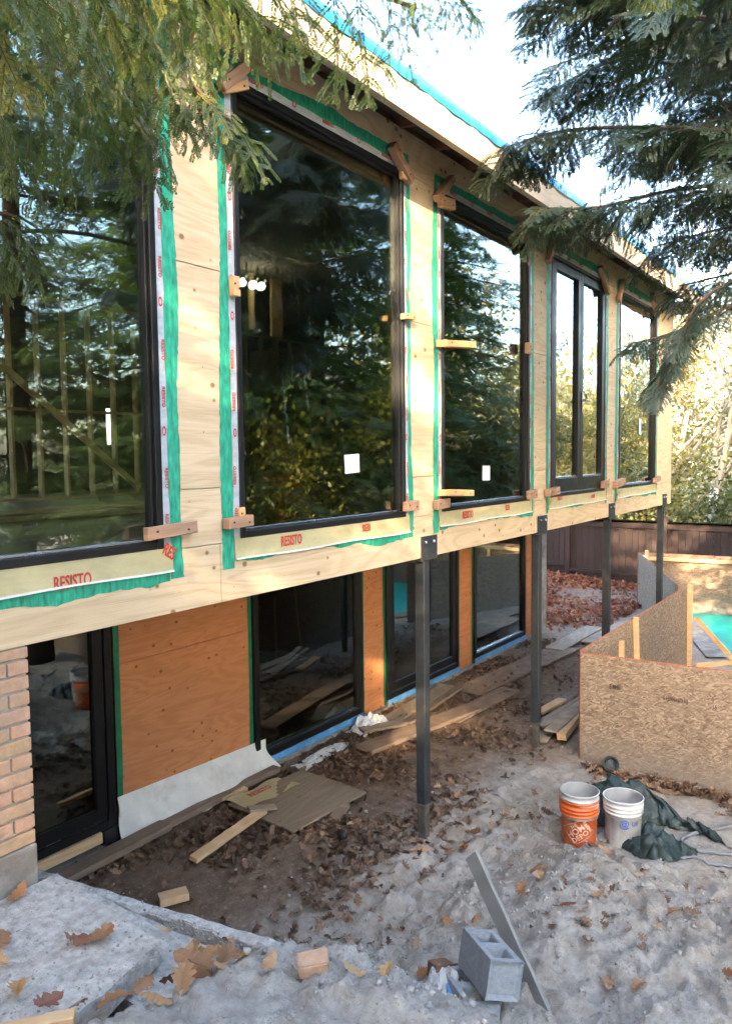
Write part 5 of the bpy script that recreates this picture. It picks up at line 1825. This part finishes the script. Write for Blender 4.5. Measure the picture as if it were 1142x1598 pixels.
rtree = empty('hemlock_tree', (6.9, -.55, 0), 'tall evergreen whose dark boughs reach in from the upper right', 'tree')
MB().tube([(6.9, -.55, -.1), (6.88, -.55, 2.5), (6.85, -.5, 6), (6.83, -.5, 10), (6.8, -.5, 14)], [.24, .21, .17, .11, .02], 12).build('trunk', 'bark', rtree, smooth=True)
T0 = lambda z: (6.86, -.52, z)
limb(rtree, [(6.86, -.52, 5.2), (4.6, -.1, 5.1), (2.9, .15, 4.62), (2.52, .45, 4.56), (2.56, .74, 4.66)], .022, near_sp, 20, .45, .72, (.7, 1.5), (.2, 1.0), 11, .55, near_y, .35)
rl = [([T0(5.6), (5.18, .19, 5.42), (4.67, .91, 5.34), (4.62, 1.5, 5.62), (4.54, 1.85, 5.66)], 40, 12),
      ([T0(5.1), (6.12, .2, 5.05), (5.36, 1.3, 5.10), (5.17, 1.94, 5.17), (5.04, 2.3, 5.10)], 44, 13),
      ([T0(4.6), (5.84, .18, 4.62), (5.23, 1.08, 4.66), (5.05, 1.66, 4.60), (4.87, 1.95, 4.60)], 40, 14),
      ([T0(4.5), (5.34, .15, 4.25), (4.8, .91, 3.96), (4.73, 1.12, 3.62), (4.66, 1.22, 3.42)], 34, 15),
      ([T0(4.2), (6.06, .17, 4.22), (5.59, .83, 4.04), (5.3, 1.23, 3.82), (5.12, 1.48, 3.74)], 34, 16),
      ([T0(5.4), (5.9, .2, 5.42), (5.39, .94, 5.36), (5.18, 1.58, 5.52), (5.11, 2.0, 5.42)], 40, 17),
      ([T0(6.0), (5.6, .15, 5.95), (4.95, .75, 5.80), (4.75, 1.30, 5.86), (4.6, 1.6, 5.82)], 34, 18),
      ([T0(5.0), (5.5, .1, 4.85), (4.85, .80, 4.80), (4.75, 1.25, 4.90)], 30, 19),
      ([T0(3.9), (6.2, -.1, 3.95), (5.4, .35, 3.90), (4.95, .75, 3.55)], 26, 20),
      ([T0(6.4), (6.6, .5, 6.35), (6.2, 1.2, 6.3), (5.67, 1.95, 6.15)], 26, 31),
      ([T0(6.2), (6.9, .6, 6.3), (6.7, 1.3, 6.25), (6.43, 1.9, 6.15)], 26, 32),
      ([T0(5.8), (6.6, .5, 5.9), (6.3, 1.3, 5.85), (6.05, 2.0, 5.72)], 28, 33),
      ([T0(5.5), (6.9, .5, 5.6), (6.75, 1.3, 5.5), (6.5, 2.0, 5.42)], 28, 34),
      ([T0(5.0), (6.8, .4, 5.1), (6.6, 1.1, 5.05), (6.41, 1.8, 4.98)], 28, 35),
      ([T0(4.7), (6.6, .3, 4.75), (6.3, 1.0, 4.68), (6.05, 1.6, 4.55)], 28, 36),
      ([T0(4.3), (6.6, .2, 4.4), (6.25, .8, 4.35), (5.92, 1.38, 4.22)], 26, 37),
      ([T0(5.9), (6.2, .2, 5.95), (5.9, .75, 5.9), (5.66, 1.28, 5.80)], 26, 38),
      ([T0(5.3), (6.0, .1, 5.35), (5.7, .6, 5.3), (5.48, 1.1, 5.22)], 26, 39),
      ([T0(6.1), (6.4, .7, 6.1), (6.0, 1.6, 6.02), (5.69, 2.25, 5.86)], 28, 40),
      ([T0(6.6), (5.4, .1, 6.0), (4.6, .7, 5.6), (4.27, 1.1, 5.36)], 26, 41),
      ([T0(4.4), (5.2, -.1, 4.60), (4.5, .45, 4.50), (4.3, .75, 4.42)], 26, 22)]
for pts, n_, sd in list(rl):
    if sd in (18, 19, 31, 32, 34, 35, 36, 37, 38, 39, 41):
        jg = random.Random(sd*7)
        rl.append(([pts[0]]+[(x+jg.uniform(-.05, .45), y-jg.uniform(.0, .4), z+jg.uniform(-.30, .18)) for x, y, z in pts[1:]], max(16, n_-8), sd+100))
for pts, n_, sd in rl:
    k_ = .6 if sd in (15, 16, 20, 22) else 1.0
    limb(rtree, pts, .020, far_sp, int(n_*1.45*(.55+.45*k_)), .62*k_, 1.1*k_, (.15, .8), (.5, 1.2), sd, .22)
for x, y, z in ((4.70, 1.13, 3.53), (4.67, 1.19, 3.44)):
    MB().lathe([(0, -.045), (.012, -.04), (.020, -.02), (.021, .0), (.014, .02), (.004, .03)], 8, Matrix.Translation((x, y, z))).build('cone', 'cone', rtree, smooth=True)

# ------------------------------------------------------------------ trees on the camera's side: they stand in the reflections and shade the yard
def conifer_mesh(seed, Ht=15, Rm=3.0, z0=1.9, mat='needles_far', dens=1.4):
    g = np.random.default_rng(seed)
    V, F, k = [], [], 0
    z = z0
    P, D, S = [], [], []
    while z < Ht-.3:
        f = (z-z0)/(Ht-z0)
        L = Rm*(1-f)**.75*g.uniform(.75, 1.1)+.25
        nb = int((5 if f < .7 else 4)*dens+.5)
        for b in range(nb):
            az = g.uniform(0, 6.283)
            Lb = L*g.uniform(.65, 1.1)
            dr = g.uniform(.10, .32)
            ns = int(Lb/.10)
            for s_ in range(ns):
                t = (s_+g.uniform())/ns
                if t < .12:
                    continue
                r = Lb*t
                for sd in range(2):
                    off = g.normal(0, .16*(1.15-t))*Lb*.5
                    p = np.array([math.cos(az)*r-math.sin(az)*off, math.sin(az)*r+math.cos(az)*off, z-dr*r*t+g.normal(0, .05)])
                    a2 = az+g.normal(0, .8)
                    P.append(p); D.append([math.cos(a2), math.sin(a2), -g.uniform(.2, .7)]); S.append(g.uniform(.22, .42))
        z += .26+.10*f
    P, D, S = np.array(P), np.array(D), np.array(S)
    D /= np.linalg.norm(D, axis=1)[:, None]
    side = np.cross(D, [0, 0, 1.0]); side /= np.linalg.norm(side, axis=1)[:, None]
    nn = len(P)
    blades = [(0, 0, 1.0), (.6, .22, .62), (-.6, .22, .62), (.75, .48, .5), (-.75, .48, .5), (.7, .70, .38), (-.7, .70, .38)]
    allV, allF = [], []
    for bi, (an, st, ln) in enumerate(blades):
        c, s_ = math.cos(an), math.sin(an)
        d = D*c+side*s_
        w = side*c-D*s_
        b0 = P+D*(S*st)[:, None]
        jig = g.normal(0, .03, (nn, 3))
        tip = b0+d*(S*ln)[:, None]+jig
        mid = b0+d*(S*ln*.5)[:, None]
        wd = (S*.045)[:, None]
        q = np.stack([b0, mid+w*wd, tip, mid-w*wd], 1).reshape(-1, 3)
        allV.append(q)
        allF.append(np.arange(nn*4).reshape(-1, 4)+bi*nn*4)
    return np.concatenate(allV), np.concatenate(allF)
protos = []
for i, (Ht, Rm) in enumerate(((15, 3.3), (13, 2.9), (17, 3.6))):
    V, F = conifer_mesh(200+i, Ht, Rm)
    o = np_mesh('crown', 'needles_far', V, F)
    t = MB().tube([(0, 0, -.3), (.03, 0, Ht*.3), (0, .04, Ht*.7), (0, 0, Ht-.2)], [.24, .18, .10, .015], 9)
    br = random.Random(i)
    for q in range(46):
        z = .8+q/46*(Ht-2)
        a = br.uniform(0, 6.28)
        Lb = Rm*(1-z/Ht)**.75
        t.tube([(0, 0, z), (math.cos(a)*Lb*.5, math.sin(a)*Lb*.5, z-.05*Lb), (math.cos(a)*Lb, math.sin(a)*Lb, z-.22*Lb)], [.03, .018, .006], 5, False)
    to = t.build('trunk', 'bark', None, smooth=True)
    protos.append((o, to))
spots = [(2, 9.4, -3.2), (0, 12.6, -3.6), (2, 15.8, -3.2), (0, 11.0, -6.6), (2, 14.2, -7.4), (1, 5.0, -7.0),
         (0, -5.4, -1.4), (1, -8.6, -3.0), (2, -8.0, .6), (0, -11.2, -4.2), (2, -11.6, -.8), (1, -14.5, -2.6), (2, -5.0, -4.4), (2, -7.4, -6.4), (0, -11.0, -7.6), (1, -4.6, -6.9), (1, 7.2, -5.4), (0, 19.8, -5.2), (1, -1.6, -5.2), (0, 38, 12.5)]  # those left of the camera are added, unseen, to block the low sun
spots = [(*s_, n_) for s_, n_ in zip(spots, ['first', 'second', 'third', 'fourth', 'fifth', 'sixth', 'seventh', 'eighth', 'ninth', 'tenth', 'eleventh', 'twelfth', 'thirteenth', 'fourteenth', 'fifteenth', 'sixteenth', 'seventeenth', 'eighteenth', 'nineteenth', 'far'])]
for i, (k, x, y, nm) in enumerate(spots):
    lab = 'dark evergreen out of view, %s among the mirrored trees and those added for shade' % nm if nm != 'far' else 'distant dark evergreen rising behind the far end of the roof'
    e = empty('evergreen_tree', (x, y, gz(x, y)), lab, 'tree', 'evergreens across the yard')
    for src in protos[k]:
        c = clone(src, e) if src.parent is not None or i > 2 else None
        c = clone(src, e)if c is None else c
        c.location = (0, 0, 0)
        c.name = 'crown' if src.data.name.startswith('crown') else 'trunk'
    e.rotation_euler = (0, 0, random.uniform(0, 6.28))
    s_ = random.uniform(.88, 1.12) if x > -4 else (random.uniform(.70, .84) if y > -5 else random.uniform(.78, .9))
    e.scale = (s_, s_, s_)
for a_, b_2 in protos:
    bpy.data.objects.remove(a_); bpy.data.objects.remove(b_2)

# ------------------------------------------------------------------ autumn trees beyond the fence
def broadleaf(seed, Ht, spread_, leaf_n, leaf_s, mat, bark, loc, label, wrap=False, zlow=.25):
    g = random.Random(seed)
    e = empty('autumn_tree', loc, label, 'tree', 'autumn trees beyond the fence')
    t = MB()
    tips = []
    def grow(p, d, L, r, lev):
        n_ = 4
        pts = [p]
        q = p
        dd = d
        for i in range(n_):
            dd = (dd+Vector((g.gauss(0, .14), g.gauss(0, .14), g.gauss(.02, .08)))).normalized()
            q = q+dd*L/n_
            pts.append(q)
        t.tube(pts, [r*(1-.45*i/n_) for i in range(n_+1)], 7 if lev < 2 else 4, lev == 0)
        if lev >= 1:
            tips.extend(pts[1:])
        if lev < 4:
            for i in range(3 if lev else 5):
                k = g.randint(2 if lev == 0 else 1, n_)
                nd = (dd+Vector((g.gauss(0, .75), g.gauss(0, .75), g.uniform(-.1, .6)))*spread_).normalized()
                grow(pts[k], nd, L*g.uniform(.5, .75), r*.5, lev+1)
    grow(Vector((0, 0, -.2)), Vector((g.gauss(0, .05), g.gauss(0, .05), 1)).normalized(), Ht*.5, Ht*.013, 0)
    t.build('trunk', bark, e, local=True, smooth=True)
    if leaf_n:
        gg = np.random.default_rng(seed)
        T = np.array([tuple(p) for p in tips])
        idx = gg.integers(0, len(T), leaf_n)
        C = T[idx]+gg.normal(0, .22, (leaf_n, 3))
        u = gg.normal(0, 1, (leaf_n, 3)); u /= np.linalg.norm(u, axis=1)[:, None]
        w = np.cross(u, gg.normal(0, 1, (leaf_n, 3))); w /= np.linalg.norm(w, axis=1)[:, None]
        s_ = gg.uniform(.6, 1.2, (leaf_n, 1))*leaf_s
        V = np.stack([C-u*s_, C+w*s_*.5, C+u*s_, C-w*s_*.5], 1).reshape(-1, 3)
        o = np_mesh('crown', mat, V, np.arange(leaf_n*4).reshape(-1, 4))
        o.parent = e
    if wrap:
        MB().lathe([(.16, -.1), (.15, .8), (.12, 1.9), (.10, 2.1)], 12).build('trunk_wrap', 'wrap_white', e, local=True, smooth=True)
    return e
broadleaf(1, 9, .9, 5200, .07, 'yellow_leaves', 'bark_pale', (23.5, 5.9, 0), 'yellow leaved tree just past the corner of the house')
broadleaf(2, 10, .8, 900, .06, 'yellow_leaves', 'bark_pale', (22.6, 4.3, 0), 'pale bare tree with white wrapped trunk behind the fence', True)
broadleaf(3, 8, 1.0, 6500, .08, 'olive_leaves', 'bark', (27, 6.8, 0), 'olive green tree behind the yellow tree')
broadleaf(4, 11, .9, 1500, .07, 'yellow_leaves', 'bark_pale', (29, 4.2, 0), 'tall thin tree with few yellow leaves at the right edge')
broadleaf(5, 6, 1.2, 6500, .07, 'yellow_leaves', 'bark', (25, 2.6, 0), 'broad yellow bush behind the fence at the right edge')
broadleaf(6, 10, 1.0, 6000, .09, 'yellow_leaves', 'bark', (34, 9.5, 0), 'distant golden tree beyond the house corner')
broadleaf(7, 10, 1.0, 6000, .09, 'olive_leaves', 'bark', (36, 4.5, 0), 'distant olive tree behind the wrapped trunk')
broadleaf(8, 9, 1.0, 6000, .09, 'yellow_leaves', 'bark', (33, 1.0, 0), 'distant golden tree at the far right')
broadleaf(9, 4, 1.5, 5200, .06, 'olive_leaves', 'bark', (21.8, 6.6, 0), 'low olive shrub behind the fence under the house corner')
broadleaf(10, 4.5, 1.5, 5200, .06, 'yellow_leaves', 'bark', (20.8, 8.8, 0), 'low yellow shrub behind the fence left of the columns')
broadleaf(11, 9, 1.0, 6000, .09, 'yellow_leaves', 'bark', (24, -6.5, 0), 'golden tree mirrored in the far windows')
broadleaf(12, 8, 1.0, 6000, .09, 'olive_leaves', 'bark', (30, -6.5, 0), 'olive tree mirrored in the far windows')
broadleaf(13, 5, 1.3, 7000, .055, 'needles_sunlit', 'bark', (10.6, -1.6, 0), 'yellow green bush mirrored low in the upper windows')  # leaf colour carries the yellow-green of sunlit foliage
broadleaf(14, 4, 1.4, 6000, .07, 'olive_leaves', 'bark', (17.5, -1.9, 0), 'olive bush mirrored low in the third window')

def woods(name, mat, label, spots_, seed, n_=900, s0=.22):
    g = np.random.default_rng(seed)
    V = []
    for x, y, r, h in spots_:
        u = g.normal(0, 1, (n_, 3)); u /= np.linalg.norm(u, axis=1)[:, None]
        rad = g.uniform(.35, 1.0, (n_, 1))**.6*(1+.3*np.sin(u[:, :1]*5+u[:, 1:2]*4))
        C = u*rad*np.array([r, r, h*.5])+np.array([x, y, h*.52])
        C[:, 2] = np.abs(C[:, 2])
        a = g.normal(0, 1, (n_, 3)); a /= np.linalg.norm(a, axis=1)[:, None]
        w = np.cross(a, g.normal(0, 1, (n_, 3))); w /= np.linalg.norm(w, axis=1)[:, None]
        s_ = g.uniform(.5, 1.3, (n_, 1))*s0
        V.append(np.stack([C-a*s_, C+w*s_*.5, C+a*s_, C-w*s_*.5], 1).reshape(-1, 3))
    V = np.concatenate(V)
    o = np_mesh(name, mat, V, np.arange(len(V)).reshape(-1, 4))
    return tag(o, label, 'woods', kind='stuff')
g_ = random.Random(3)
A_ = [(g_.uniform(42, 58), g_.uniform(-12, 30), g_.uniform(2, 4), g_.uniform(6, 13)) for i in range(26)]
B_ = [(g_.uniform(24, 70), g_.uniform(-34, -14), g_.uniform(2, 4), g_.uniform(6, 13)) for i in range(40)]
C_ = [(g_.uniform(-20, 24), g_.uniform(-48, -32), g_.uniform(2.5, 4), g_.uniform(7, 12)) for i in range(20)]
woods('far_woods', 'yellow_leaves', 'golden woods far behind the garden fence', A_[::2]+B_[::2], 5)
woods('far_woods', 'olive_leaves', 'olive woods far behind the garden fence', A_[1::2]+B_[1::2], 6)
woods('far_woods', 'needles_far', 'dark woods far across the yard', C_, 7)
shl = ['olive shrub behind the fence, first from the house corner', 'golden shrub behind the fence, second from the house corner', 'olive shrub behind the fence, third from the house corner', 'golden shrub behind the fence, fourth from the house corner', 'olive shrub behind the fence, fifth from the house corner', 'golden shrub behind the fence, sixth from the house corner', 'olive shrub behind the fence, seventh from the house corner', 'golden shrub behind the fence, rightmost']
for i, (x, y, r, h) in enumerate([(21.4, 8.6, 1.5, 2.6), (22.6, 7.0, 1.4, 3.4), (21.2, 5.6, 1.3, 2.5), (23.8, 4.9, 1.7, 3.6), (21.8, 3.4, 1.4, 2.7), (24.5, 2.2, 1.8, 3.8), (22.0, 1.0, 1.5, 2.8), (26.5, 6.6, 2.0, 4.6)]):
    o = woods('shrub', 'olive_leaves' if i % 2 == 0 else 'yellow_leaves', shl[i], [(x, y, r, h)], 60+i, 3000, .075)
    tag(o, None, 'shrub', 'shrubs behind the fence', 'thing')
bpy.context.view_layer.update()
